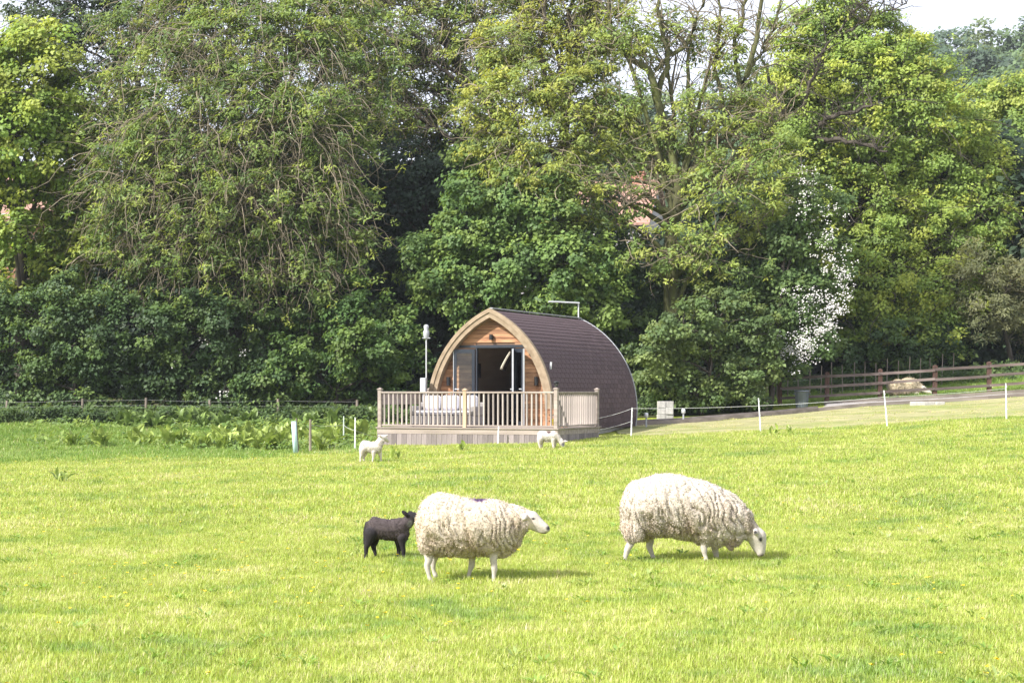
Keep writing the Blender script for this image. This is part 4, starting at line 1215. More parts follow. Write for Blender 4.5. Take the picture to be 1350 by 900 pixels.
def make_tree(name, label, bpx, Y, lobes, kind, cat='tree', group=None, r0=0.28, trunk=None, limbs=(), dens=1.0, size=1.0,
              twig_n=0, hang=0.8, cols=None, twig_r=0.013, bark=None, blossom=None, base_off=0.0, extra=()):
    kd = dict(KIND[kind])
    base = gat(bpx, Y); base.z += base_off
    B = np.array(base)
    root = empty(name, base, 0, label, cat, group)
    ppm = F / Y
    Ls = []; Ds = []
    for lb in list(lobes) + list(extra):
        Ds.append(lb[5] if len(lb) > 5 else dens)
        px, py, rx, ry = lb[:4]; dY = lb[4] if len(lb) > 4 else rng.uniform(-1.0, 1.0)
        yy = Y + dY
        Ls.append((np.array(pt(px, py, yy)), np.array([rx / ppm, 0.75 * min(rx, ry) / ppm, ry / ppm])))
    # trunk
    if trunk is None:
        hi = max(Ls, key=lambda l: l[0][2])[0]
        top = np.array([B[0] * 0.6 + hi[0] * 0.4, Y, B[2] + (hi[2] - B[2]) * 0.75])
        t = np.linspace(0, 1, 10)[:, None]
        tp = B[None] * (1 - t) + top[None] * t
        tp[1:] += np.cumsum(rng.normal(size=(9, 3)) * [0.05, 0.05, 0], axis=0)
        tp[0, 2] -= 0.2
    else:
        k = [np.array(pt(px, py, Y)) for (px, py) in trunk]
        k[0] = B - [0, 0, 0.2]
        kk = np.linspace(0, len(k) - 1, 12)
        tp = np.array([[np.interp(x, range(len(k)), [q_[j] for q_ in k]) for j in range(3)] for x in kk])
        tp[1:] += np.cumsum(rng.normal(size=(11, 3)) * [0.04, 0.05, 0], axis=0)
    tr = np.linspace(1, 0.42, len(tp)) * r0; tr[0] *= 1.35
    wood = [tubes(tp[None], tr[None], 9)]
    # explicit limbs seen in the picture, (points, start radius, end radius, depth)
    limb_pts = []
    for (pts_, ra, rb, dy) in limbs:
        k = np.array([pt(px, py, Y + dy) for (px, py) in pts_])
        k[:, 1] += np.linspace(-dy * 0.6, 0, len(k))
        kk = np.linspace(0, len(k) - 1, 14)
        lp = np.array([[np.interp(x, range(len(k)), k[:, j]) for j in range(3)] for x in kk])
        lp[1:-1] += rng.normal(size=(12, 3)) * 0.05
        wood.append(tubes(lp[None], np.linspace(ra, rb, 14)[None], 6))
        limb_pts.append(lp[4:])
    # limbs to every lobe
    starts = []
    for (c, r) in Ls:
        ok = [i for i in range(2, len(tp)) if tp[i, 2] < c[2] - 0.15 * r[2]] or [2]
        i = ok[-1] if len(ok) < 3 else ok[rng.integers(max(0, len(ok) - 4), len(ok))]
        starts.append((tp[i], tr[i]))
    A = np.array([s_[0] for s_ in starts]); C = np.array([l[0] for l in Ls])
    Pb = curve_between(A, C, 10, 0.0, 0.10)
    rr = np.array([min(s_[1] * 0.6, 0.12) for s_ in starts])
    wood.append(tubes(Pb, rr[:, None] * np.linspace(1, 0.35, 10)[None], 6))
    # crown
    leaves = []; twigs = []; allc = []
    for li, (c, r) in enumerate(Ls):
        pc, d = crown_points(c, r, kd, Ds[li])
        leaves.append(foliage(pc, d, kd, size, cols))
        nt_ = int(len(pc) * kd['tw'])
        if nt_:
            sel = rng.choice(len(pc), nt_, replace=False)
            st = Pb[li][rng.integers(5, 10, nt_)]
            cv = curve_between(st, pc[sel], 6, 0.10 * hang, 0.18)
            twigs.append((cv, np.linspace(1.9, 0.7, 6)[None] * twig_r * rng.uniform(0.7, 1.4, (nt_, 1))))
        # bare hanging and curling twigs on the outside
        nb = int(twig_n * r[0] * r[2])
        if nb:
            dd = unit(nb); dd[:, 1] = -np.abs(dd[:, 1])
            s0 = c + dd * r * rng.uniform(0.35, 0.95, (nb, 1))
            K = 8
            step = (np.array(r).mean() * 0.16) * rng.uniform(0.6, 1.5, (nb, 1))
            dirn = dd * [1, 0.6, 0.5] + rng.normal(size=(nb, 3)) * 0.45 + [0, 0, 0.25]
            dirn /= np.linalg.norm(dirn, axis=1, keepdims=True)
            pts_ = [s0]; p = s0
            for k in range(K - 1):
                g = -0.42 * hang if k < K - 3 else 0.55 * hang
                dirn = dirn + [0, 0, g] + rng.normal(size=(nb, 3)) * 0.22
                dirn /= np.linalg.norm(dirn, axis=1, keepdims=True)
                p = p + dirn * step
                pts_.append(p)
            cv = np.stack(pts_, 1)
            twigs.append((cv, np.linspace(1.6, 0.6, K)[None] * twig_r * rng.uniform(0.7, 1.5, (nb, 1))))
            # small leaf tufts at their tips
            tip = rng.random(nb) < 0.45
            kd2 = dict(kd); kd2['n'] = 14; kd2['cr'] = 0.2
            leaves.append(foliage(cv[tip, -1], np.tile([0, -0.3, 0.6], (tip.sum(), 1)), kd2, size * 0.9, cols))
    for lp in limb_pts:      # side twigs of the explicit limbs
        nb = 26
        s0 = lp[rng.integers(0, len(lp), nb)]
        e = s0 + rng.normal(size=(nb, 3)) * [0.9, 0.7, 0.5] + [0, 0, 0.7]
        cv = curve_between(s0, e, 6, 0.0, 0.3)
        twigs.append((cv, np.linspace(2.2, 0.7, 6)[None] * twig_r * rng.uniform(0.7, 1.4, (nb, 1))))
        e2 = cv[:, rng.integers(2, 5)] + rng.normal(size=(nb, 3)) * 0.5
        cv2 = curve_between(cv[:, 3], e2, 6, 0.0, 0.3)
        twigs.append((cv2, np.linspace(1.4, 0.6, 6)[None] * twig_r * rng.uniform(0.7, 1.2, (nb, 1))))
    v, f, _ = merge(wood)
    link('trunk', raw_mesh('trunk', v - B, f, MAT[bark or 'bark'], smooth=True), root)
    if twigs:
        v, f, _ = merge([tubes(cv, rd, 3) for cv, rd in twigs])
        link('branch_work', raw_mesh('branch_work', v - B, f, MAT[kd['bark']], smooth=True), root)['kind'] = 'stuff'
    v, f, t = merge(leaves)
    link('crown', raw_mesh('crown', v - B, f, MAT['leaf'], t), root)
    if blossom:
        pts_ = []
        for (px, py, s_, n_) in blossom:
            q_ = np.array([pt(px + rng.normal() * s_, py + rng.normal() * s_, Y - rng.uniform(0.25, 1.25)) for _ in range(max(2, int(n_ * 0.85)))])
            pts_.append(q_)
        Cb = np.concatenate(pts_)
        kb = dict(l=0.058, w=0.052, n=9, cr=0.24, cols=[(0.7, 0.69, 0.66), (0.62, 0.60, 0.58)])
        v, f, t = foliage(Cb, np.tile([0, -1, 0.5], (len(Cb), 1)), kb)
        link('blossom', raw_mesh('blossom', v - B, f, MAT['blossom']), root)
    return root

# dark thicket that closes the wood behind the nearer trees
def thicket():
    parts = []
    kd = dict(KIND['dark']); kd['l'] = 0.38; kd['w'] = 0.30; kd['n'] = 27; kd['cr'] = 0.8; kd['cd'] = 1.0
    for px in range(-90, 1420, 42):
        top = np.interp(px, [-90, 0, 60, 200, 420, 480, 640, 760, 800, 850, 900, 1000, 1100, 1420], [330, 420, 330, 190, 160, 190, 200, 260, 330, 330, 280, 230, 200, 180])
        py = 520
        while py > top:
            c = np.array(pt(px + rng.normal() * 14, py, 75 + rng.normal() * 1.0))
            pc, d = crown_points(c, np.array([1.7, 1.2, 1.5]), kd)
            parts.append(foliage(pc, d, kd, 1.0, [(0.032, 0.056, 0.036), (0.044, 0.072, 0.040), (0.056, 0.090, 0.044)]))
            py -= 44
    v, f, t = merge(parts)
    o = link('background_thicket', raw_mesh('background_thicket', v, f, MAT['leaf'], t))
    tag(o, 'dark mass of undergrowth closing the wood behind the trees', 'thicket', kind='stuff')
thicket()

G = 'trees of the wood behind the pod'
make_tree('maple_tree', 'bright lime green tree at the edge of the wood beside the brick house', 30, 64.5,
          [(48, 95, 60, 70, -1), (15, 60, 50, 45), (20, 180, 90, 80, -1), (75, 190, 50, 70), (80, 265, 55, 45), (5, 240, 60, 35), (-40, 160, 70, 120), (80, 345, 45, 40), (95, 140, 35, 60), (110, 215, 35, 50), (60, 395, 70, 30), (-20, 340, 30, 50), (70, 310, 40, 35), (15, 335, 40, 22), (10, 400, 50, 35), (120, 300, 35, 50), (15, 300, 45, 26, -1.5)], 'lime', group=G, twig_n=2)
make_tree('tall_dark_tree', 'tall thin dark tree with sky showing through behind the drooping ash', 150, 78,
          [(90, 30, 60, 45), (150, 60, 60, 50), (210, 20, 70, 45), (130, 130, 60, 50), (260, 60, 60, 50), (60, 10, 50, 40), (170, 170, 60, 50), (130, -15, 80, 35), (240, -20, 80, 35), (60, 50, 45, 40)], 'darksp', group=G, r0=0.3, twig_n=4, dens=1.25)
make_tree('ivy_tree', 'dark ivy clad tree hidden behind the drooping ash', 340, 69,
          [(280, 200, 110, 70), (180, 220, 70, 80), (200, 310, 100, 70), (310, 300, 120, 80), (430, 220, 90, 110), (420, 330, 90, 80), (370, 140, 90, 60), (470, 130, 60, 70), (150, 370, 60, 60), (300, 380, 100, 45), (420, 400, 70, 40)], 'dark', group=G, r0=0.4, dens=0.62)
make_tree('drooping_ash_tree', 'large ash with a veil of drooping pale bare twigs and sparse leaves', 300, 64.5,
          [(215, 110, 85, 70, -1), (300, 70, 100, 65, -1), (390, 60, 90, 60, -1), (270, 180, 110, 80, -2), (370, 170, 100, 80, -2), (190, 240, 85, 80, -2), (300, 280, 110, 75, -2.5), (400, 270, 80, 80, -2), (165, 320, 60, 60, -2), (250, 345, 75, 45, -2.5), (440, 180, 50, 70, -1), (460, 60, 60, 60, 0), (350, 10, 110, 40, 0), (450, 300, 45, 60, -2), (400, 365, 60, 45, -2.5), (320, 350, 60, 40, -2.5), (150, 180, 50, 60, -1), (500, 110, 40, 60, 0), (260, 0, 80, 40, 0), (430, -10, 80, 40, 0), (180, 40, 60, 45, 1)],
          'ash', group=G, twig_n=26, hang=1.0, dens=1.05, r0=0.3, twig_r=0.0085, cols=[(0.215, 0.29, 0.075), (0.165, 0.245, 0.065), (0.29, 0.35, 0.085), (0.125, 0.19, 0.06)])
make_tree('holly_tree', 'dense blackish evergreen tree left of the pod', 560, 66,
          [(540, 250, 80, 70), (600, 310, 70, 80), (500, 330, 70, 90), (560, 380, 80, 80), (470, 400, 70, 80), (620, 420, 60, 60), (520, 460, 80, 60), (480, 240, 50, 60), (590, 230, 60, 50), (660, 470, 50, 60), (720, 440, 50, 40)], 'dark', group=G, r0=0.3, dens=1.0,
          cols=[(0.042, 0.068, 0.050), (0.060, 0.092, 0.062), (0.046, 0.076, 0.050)])
make_tree('leaning_tree', 'half bare olive green tree with a leaning trunk above the evergreen', 665, 73,
          [(510, 50, 70, 50), (590, 40, 70, 50), (480, 110, 60, 45), (560, 120, 70, 45), (630, 90, 50, 50), (640, 20, 60, 40), (520, 170, 70, 40), (600, 170, 60, 40), (440, 60, 50, 60), (530, -15, 80, 40), (620, -20, 80, 40), (460, 0, 60, 50), (500, 140, 60, 50)], 'ash', group=G, r0=0.26, trunk=[(665, 520), (668, 300), (658, 150), (610, 95), (585, 55), (588, 0)],
          limbs=[([(658, 150), (630, 110), (590, 60), (540, 24), (505, 20)], 0.12, 0.04, 0), ([(620, 115), (570, 80), (530, 95)], 0.10, 0.03, -1)], twig_n=12, hang=0.3, dens=1.1)
make_tree('ash_tree', 'upright ash with bright yellow green leaf tufts above the pod', 735, 65,
          [(690, 50, 60, 50), (740, 25, 60, 45), (770, 75, 50, 45), (690, 120, 60, 45, -1), (745, 130, 55, 45, -1), (715, 195, 70, 45, -1.5), (785, 150, 40, 45), (660, 190, 50, 40, -1), (765, 205, 40, 30, -1), (640, 140, 40, 40), (800, 45, 40, 40), (700, 240, 60, 35, -2), (760, 265, 30, 35, -2), (700, -20, 70, 40), (780, -15, 60, 40), (660, 70, 40, 50)], 'ash', group=G, r0=0.30,
          trunk=[(735, 520), (738, 380), (735, 230), (738, 150), (746, 110)],
          limbs=[([(738, 160), (720, 110), (712, 60), (722, -10)], 0.15, 0.05, -0.5), ([(740, 140), (752, 90), (748, 40), (760, -20)], 0.15, 0.06, 0.3), ([(742, 125), (770, 90), (790, 60), (800, 10)], 0.10, 0.04, 0.6)],
          twig_n=14, hang=0.6, dens=1.5, twig_r=0.011, cols=[(0.325, 0.375, 0.085), (0.265, 0.33, 0.08), (0.385, 0.41, 0.09), (0.20, 0.26, 0.075)])
make_tree('sycamore_tree', 'mid green broad leaved tree directly behind the pod roof', 660, 64,
          [(650, 260, 70, 45), (610, 320, 55, 50, -1), (700, 290, 70, 55, -1), (740, 350, 60, 50, -1.5), (660, 360, 70, 45, -1.5), (590, 385, 45, 40, -1.5), (720, 400, 60, 35, -1.5), (765, 310, 30, 40), (640, 210, 60, 30), (560, 350, 40, 40, -1), (780, 405, 45, 45, -1), (660, 430, 70, 35, -1), (800, 350, 30, 40)], 'mid', group=G, r0=0.25)
make_tree('twisted_ash_tree', 'half bare ash with thick twisting limbs against the sky right of the pod', 885, 64,
          [(820, 140, 50, 50), (880, 50, 55, 45), (960, 60, 45, 50), (850, 200, 60, 35), (930, 160, 60, 50), (985, 150, 50, 60), (870, 330, 60, 35, -1), (950, 250, 60, 50, -1), (820, 40, 40, 40), (930, 330, 55, 45, -1), (900, 220, 50, 40, 0.5), (1000, 230, 50, 50), (820, 200, 40, 25), (1010, 300, 45, 50, 0.8), (1020, 180, 40, 50)], 'ash', group=G, r0=0.34, dens=0.85, extra=[(800, 258, 36, 26, -0.5, 0.75), (838, 268, 26, 24, -0.5, 0.7), (812, 290, 36, 18, -0.5, 1.2), (790, 235, 32, 22, -0.5, 0.8)],
          trunk=[(885, 530), (884, 400), (886, 330), (893, 290), (898, 255)], bark='bark_ivy',
          limbs=[([(898, 260), (888, 200), (868, 130), (862, 95), (838, 85), (812, 55), (800, 15), (795, -20)], 0.18, 0.06, -0.4), ([(868, 130), (880, 80), (872, 30), (868, -20)], 0.12, 0.05, 0.2),
                 ([(898, 260), (920, 210), (955, 150), (985, 100), (1000, 40), (1005, -20)], 0.18, 0.06, -0.3), ([(975, 120), (968, 60), (985, 10), (990, -30)], 0.09, 0.04, 0.3), ([(985, 100), (1010, 60), (1030, 0)], 0.08, 0.03, 0),
                 ([(862, 95), (905, 60), (925, 10), (930, -20)], 0.09, 0.035, 0.4), ([(893, 285), (865, 262), (845, 258), (815, 280)], 0.13, 0.04, -0.9), ([(905, 240), (912, 160), (905, 90), (915, 30)], 0.11, 0.04, 0.5), ([(925, 200), (990, 190), (1040, 150)], 0.09, 0.03, -0.4), ([(955, 150), (940, 90), (950, 30), (945, -20)], 0.09, 0.03, 0.2)],
          twig_n=13, hang=0.25, twig_r=0.012)
make_tree('broad_tree', 'large broad bright green tree with dark spreading limbs behind the rail fence', 1130, 73,
          [(1090, 110, 80, 55), (1160, 110, 85, 65), (1060, 190, 75, 60), (1140, 190, 90, 65), (1220, 150, 70, 65), (1230, 230, 80, 70), (1130, 280, 95, 65, -1), (1060, 290, 70, 60, -1), (1210, 310, 85, 65, -1), (1290, 280, 55, 65), (1160, 370, 90, 55, -2), (1240, 390, 65, 50, -2), (1100, 60, 60, 40), (1040, 110, 45, 45), (1090, 380, 60, 45, -2), (1290, 200, 45, 45), (1140, 40, 55, 40), (1100, 10, 55, 40), (1050, 50, 45, 45), (1180, 70, 45, 35), (1215, 85, 40, 35), (1140, 430, 70, 35, -2), (1220, 440, 60, 30, -2.5), (1320, 330, 40, 45)],
          'bright', group=G, r0=0.45, trunk=[(1130, 520), (1128, 400), (1110, 300), (1080, 240), (1060, 180)],
          limbs=[([(1060, 180), (1030, 130), (1005, 80)], 0.14, 0.05, -2.6), ([(1062, 175), (1100, 150), (1150, 140)], 0.15, 0.05, -3.2), ([(1065, 170), (1120, 180), (1170, 200)], 0.14, 0.04, -3.4), ([(1060, 178), (1070, 110), (1090, 60)], 0.13, 0.04, -2.8), ([(1110, 45), (1150, 20), (1195, 5)], 0.05, 0.02, -1), ([(1105, 45), (1130, 10), (1165, -10)], 0.05, 0.02, -1)], twig_n=4, hang=0.3, twig_r=0.011)
make_tree('far_right_tree', 'dark green tree at the far right of the wood beyond the broad tree', 1350, 82,
          [(1345, 200, 50, 50), (1330, 250, 40, 40), (1380, 220, 60, 80), (1350, 310, 50, 50)], 'mid', group=G, r0=0.25)
make_tree('yellow_tree', 'yellowish young tree standing beyond the broad tree under the far hill', 1335, 84,
          [(1330, 135, 40, 30), (1290, 140, 35, 35), (1365, 130, 40, 40), (1325, 175, 45, 30)], 'lime', group=G, r0=0.2)
make_tree('grey_willow_bush', 'grey green willow bush at the end of the rail fence', 1335, 71,
          [(1300, 410, 45, 45), (1335, 380, 45, 45), (1350, 430, 45, 40), (1290, 360, 35, 35), (1370, 380, 40, 60)], 'willow', 'bush', r0=0.12)
# hawthorn in flower
make_tree('hawthorn_tree', 'hawthorn covered in white blossom beside the rail fence end', 1012, 63.4,
          [(1070, 270, 40, 45, .3), (1080, 340, 38, 45, .3), (1060, 400, 45, 45, .3), (1062, 448, 40, 35, .3), (1030, 350, 45, 50, .4), (1020, 420, 40, 45, .4), (1030, 470, 35, 35, .4)], 'mid', group=G, r0=0.12,
          cols=[(0.10, 0.165, 0.055), (0.135, 0.20, 0.065)],
          blossom=[(1065, 238, 9, 10), (1072, 268, 16, 16), (1055, 258, 12, 8), (1100, 342, 15, 20), (1108, 372, 9, 22), (1100, 400, 9, 32), (1088, 428, 9, 40), (1070, 450, 10, 36), (1052, 464, 11, 42), (1043, 452, 14, 22), (1072, 400, 13, 22), (1058, 395, 11, 14), (1085, 300, 16, 12), (1090, 325, 14, 12)])
# shrubs of the hedge
H = 'shrubs of the hedge under the wood'
def shrub(label, bpx, Y, lobes, kind, **k):
    return make_tree('hedge_shrub', label, bpx, Y, lobes, kind, 'shrub', H, r0=0.08, **k)
shrub('rounded mid green shrub between the pod and the rail fence', 925, 61.8, [(900, 430, 50, 45), (950, 415, 55, 40), (880, 480, 45, 45), (935, 480, 55, 45), (985, 440, 45, 50), (985, 500, 40, 35), (860, 510, 30, 30), (915, 518, 50, 22), (1005, 480, 25, 45), (970, 525, 40, 16), (855, 470, 30, 40)], 'hedge2', twig_n=1)
shrub('dark shrub filling the gap right of the pod roof', 840, 65, [(800, 360, 45, 45), (850, 380, 50, 50), (830, 440, 45, 50), (960, 350, 60, 45), (1005, 310, 45, 40), (850, 330, 45, 30), (905, 370, 50, 40), (845, 500, 30, 40), (1000, 380, 45, 45)], 'hedge')
shrub('broad dark shrub with bare stems at the left end of the hedge', 95, 61.8, [(60, 440, 60, 50), (120, 440, 60, 50), (30, 500, 55, 40), (95, 500, 65, 38), (150, 490, 50, 45), (20, 410, 45, 35), (-20, 460, 40, 70), (20, 535, 55, 22), (110, 533, 60, 18), (100, 390, 50, 35)], 'hedge')
shrub('dark elder shrub dotted with white flowers in the hedge', 260, 62, [(200, 430, 55, 50), (260, 430, 60, 50), (310, 420, 50, 45), (220, 490, 60, 45), (290, 490, 65, 45), (340, 460, 45, 50), (350, 510, 40, 35), (180, 390, 40, 35), (200, 532, 60, 20), (290, 533, 60, 20)], 'hedge',
      blossom=[(265, 452, 3, 2), (225, 483, 4, 3), (322, 463, 3, 2), (287, 418, 3, 2), (295, 520, 3, 2), (260, 405, 20, 3)])
shrub('leafy mid green shrub beside the white pole', 440, 61.8, [(410, 440, 45, 45), (455, 400, 40, 40), (470, 460, 50, 45), (420, 500, 50, 38), (500, 500, 50, 40), (520, 440, 40, 45), (385, 480, 35, 45), (545, 490, 30, 40), (400, 535, 55, 18), (480, 535, 55, 18), (550, 530, 30, 22)], 'hedge', cols=[(0.11, 0.19, 0.05), (0.085, 0.155, 0.045), (0.15, 0.225, 0.055)])
shrub('shaded undergrowth shrub beneath the broad tree behind the stakes', 1190, 70.5, [(1130, 440, 50, 35), (1190, 450, 55, 32), (1245, 445, 45, 35), (1150, 475, 50, 24), (1215, 478, 50, 20), (1100, 475, 40, 28)], 'hedge', dens=0.9)

# ------------------------------------------------------------------ houses behind the trees
MAT['brick'] = plain('red_brick', (0.28, 0.13, 0.085), (0.42, 0.22, 0.15), 0.9, 9, bump=0.2)
MAT['tile'] = plain('clay_roof', (0.28, 0.15, 0.11), (0.40, 0.25, 0.20), 0.85, 6, bump=0.3)
MAT['render'] = plain('pale_render', (0.36, 0.33, 0.34), (0.46, 0.43, 0.43), 0.9, 3, bump=0.1)
MAT['whitepaint'] = plain('white_paint', (0.72, 0.72, 0.72), (0.8, 0.8, 0.8), 0.5, 3, bump=0)
MAT['darkglass'] = plain('window_glass', (0.05, 0.07, 0.10), (0.08, 0.10, 0.14), 0.08, 2, bump=0)
def house(name, label, loc, rz, w, d, eave, ridge, wallm, wins, floor_z=-3.0):
    h = empty(name, loc, rz, label, 'house')
    m = MB()
    v = [(-w/2, -d/2, floor_z), (w/2, -d/2, floor_z), (w/2, d/2, floor_z), (-w/2, d/2, floor_z), (-w/2, -d/2, eave), (w/2, -d/2, eave), (w/2, d/2, eave), (-w/2, d/2, eave), (-w/2, 0, ridge), (w/2, 0, ridge)]
    m.add(v, [(0, 1, 5, 4), (2, 3, 7, 6), (1, 2, 6, 9, 5), (3, 0, 4, 8, 7)])
    m.build('wall', wallm, h)
    r = MB(); o_ = 0.25
    sl = (ridge - eave) / (d / 2)
    for s in (-1, 1):
        a = (-w/2 - o_, s * (d/2 + 0.3), eave - 0.3 * sl + 0.06); b_ = (w/2 + o_, s * (d/2 + 0.3), eave - 0.3 * sl + 0.06)
        c = (w/2 + o_, 0, ridge + 0.06); e = (-w/2 - o_, 0, ridge + 0.06)
        up = Vector((0, 0, 0.12))
        q_ = [Vector(x) for x in (a, b_, c, e)]
        r.add(q_ + [x + up for x in q_], [(0, 1, 2, 3), (7, 6, 5, 4), (0, 4, 5, 1), (1, 5, 6, 2), (3, 7, 4, 0)])
    rf = r.build('roof', MAT['tile'], h)
    MB().box(w/2 - 1.3, w/2 - 0.6, -0.35, 0.35, ridge - 0.6, ridge + 0.5).box(w/2 - 1.35, w/2 - 0.55, -0.4, 0.4, ridge + 0.501, ridge + 0.6).build('chimney', MAT['brick'], rf)
    for (x, z, ww, hh) in wins:
        f = MB()
        y = -d/2 - 0.03
        f.box(x - ww/2, x + ww/2, y - 0.03, y + 0.03, z, z + 0.09).box(x - ww/2, x + ww/2, y - 0.03, y + 0.03, z + hh - 0.09, z + hh)
        for xx in (x - ww/2, x - 0.04, x + ww/2 - 0.09): f.box(xx, xx + 0.09, y - 0.029, y + 0.029, z + 0.091, z + hh - 0.091)
        wd = f.build('window', MAT['whitepaint'], h)
        MB().box(x - ww/2 + 0.01, x + ww/2 - 0.01, y + 0.005, y + 0.015, z + 0.01, z + hh - 0.01).build('pane', MAT['darkglass'], wd)
    return h
p = pt(818, 238, 96); g_ = gat(812, 98)
hr = p.z - g_.z
house('tiled_house', 'house with orange tiled roof glimpsed through the branches above the pod', Vector((g_.x - 1.6, 98, g_.z)), R(-14), 7.6, 6.5, hr - 2.4, hr, MAT['render'], [(1.5, hr - 4.6, 1.2, 1.3), (-1.8, hr - 4.6, 1.2, 1.3), (3.0, hr - 4.6, 0.9, 1.2)])
p = pt(10, 262, 86); g_ = gat(-20, 88)
hr = p.z - g_.z
house('brick_house', 'red brick house with white window glimpsed behind the lime green tree', Vector((g_.x, 88, g_.z)), R(6), 6.5, 6, hr - 1.0, hr + 1.4, MAT['brick'], [(1.7, hr - 2.0, 0.9, 1.2), (1.8, hr - 5.2, 1.5, 1.2), (-1.0, hr - 2.6, 1.0, 1.3)])

# ------------------------------------------------------------------ far wooded hill
def far_wood():
    parts = []
    kd = dict(l=0.62, w=0.46, n=40, cr=1.2, cd=0.36, cols=[(0.12, 0.18, 0.08), (0.10, 0.15, 0.08), (0.16, 0.21, 0.09), (0.085, 0.13, 0.085)])  # distance haze put into the leaf colours: lighter and shifted to blue
    n = 0
    for Y in np.arange(150, 285, 7.5):
        hw = Y * 0.30 + 8
        for X in np.arange(-hw, hw, 6.2):
            x = X + rng.normal() * 1.4; y = Y + rng.normal() * 1.5
            px = 675 + x / y * F
            if px < 740: continue
            if 740 <= px < 900 and not (160 < Y < 200): continue
            if 900 <= px < 1180 and Y < 265: continue
            if px > 1430: continue          # hidden by the near wood
            hgt = rng.uniform(7, 13)
            z = float(gz(x, y))
            r_ = rng.uniform(2.8, 4.2)
            c = np.array([x, y, z + hgt - r_ * 1.1])
            pc, d = crown_points(c, np.array([r_, r_, r_ * 1.25]), kd)
            col = np.array(kd['cols'])[rng.integers(0, 4)] * rng.uniform(0.8, 1.25)
            parts.append(foliage(pc, d, kd, 1.0, [tuple(col), tuple(col * 1.15)]))
            n += 1
    v, f, t = merge(parts)
    o = link('far_woodland', raw_mesh('far_woodland', v, f, MAT['leaf'], t))
    tag(o, 'woodland covering the distant hillside, leaves coloured blue green for haze', 'woodland', kind='stuff')
far_wood()

# ------------------------------------------------------------------ meadow plants
dock_leaf = None
def dock_mesh(kind):
    """broad ribbed leaf, base at the origin, growing along +x and arching"""
    L, W = (0.34, 0.125)
    vs = []; fs = []
    for i, t in enumerate(np.linspace(0, 1, 6)):
        w = W / 2 * math.sin(math.pi * min(1, t * 0.85 + 0.12)) ** 0.8 if t < 1 else 0.004
        if t < 0.1: w = 0.012
        z = 0.30 * L * math.sin(t * 2.2) 
        x = L * t
        for s, dz in ((-1, 0.03), (0, -0.005), (1, 0.03)):
            vs.append((x, s * w, z + dz * (1 if s else 0) * math.sin(math.pi * t) + 0.008 * math.sin(9 * t + s)))
    for i in range(5):
        for j in range(2):
            a = i * 3 + j
            fs.append((a, a + 1, a + 4, a + 3))
    m = MB().add(vs, fs)
    return m.mesh('leaf', MAT['dock' + kind], True)
for kk, c1, c2 in (('a', (0.22, 0.31, 0.06), (0.34, 0.42, 0.11)), ('b', (0.13, 0.21, 0.055), (0.21, 0.29, 0.085))):  # leaf a is a lighter green, leaf b a darker green
    m_, n_, b_ = nt('dock_leaf_' + kk)
    v_ = tex_coord(n_, (1, 1, 1)); f_ = noise_n(n_, v_, 14, 3)
    r_ = ramp2(n_, f_, c1, c2)
    oi = n_.nodes.new('ShaderNodeObjectInfo')
    rr_ = ramp2(n_, oi.outputs['Random'], (0.75,) * 3, (1.3, 1.25, 1.1), 0, 1)
    cl_ = mul_rgb(n_, r_.outputs[0], rr_.outputs[0])
    n_.links.new(cl_, b_.inputs['Base Color'])
    b_.inputs['Roughness'].default_value = 0.45
    tr_ = n_.nodes.new('ShaderNodeBsdfTranslucent'); n_.links.new(cl_, tr_.inputs[0])
    mx_ = n_.nodes.new('ShaderNodeMixShader'); mx_.inputs[0].default_value = 0.3
    n_.links.new(b_.outputs[0], mx_.inputs[1]); n_.links.new(tr_.outputs[0], mx_.inputs[2])
    n_.links.new(mx_.outputs[0], n_.nodes['Material Output'].inputs[0])
    MAT['dock' + kk] = m_
DL = {'a': dock_mesh('a'), 'b': dock_mesh('b')}
def dock(px, py, s, kind, label, n=11):
    b = gp(px, py)
    t = empty('dock_plant', b, random.uniform(0, 6), label, 'plant', 'dock plants')
    for i in range(n):
        o = link('leaf', DL[kind], t)
        o.location = (random.uniform(-.12, .12), random.uniform(-.12, .12), random.uniform(0.0, 0.12))
        k = s * random.uniform(0.7, 1.25)
        o.scale = (k, k, k)
        o.rotation_euler = (random.uniform(-.4, .4), -random.uniform(0.1, 1.3), 2.4 * i + random.uniform(-.4, .4))
for i in range(60):
    px = random.choice((random.uniform(285, 385), random.uniform(60, 440), random.uniform(270, 480)))
    dock(px, random.uniform(582, 597), random.uniform(1.0, 1.55), 'a', 'light green broad leaved dock plant in the rough grass left of the deck', 14)
for i in range(36):
    px = random.uniform(150, 495)
    dock(px, random.uniform(560, 568), random.uniform(1.1, 1.6), 'b', 'tall leafy dock plant at the foot of the hedge', 15)
for (px, py, lb) in ((607, 596, 'dock plant in the grass below the deck skirting'), (77, 637, 'lone dock plant in the open meadow'), (1020, 574, 'leafy weed at the foot of the stake before the gravel path'), (1040, 575, 'low leafy weed on the edge of the mown strip'), (517, 606, 'yellow green weed beside the standing white lamb')):
    dock(px, py, 0.6, 'a', lb, 8)
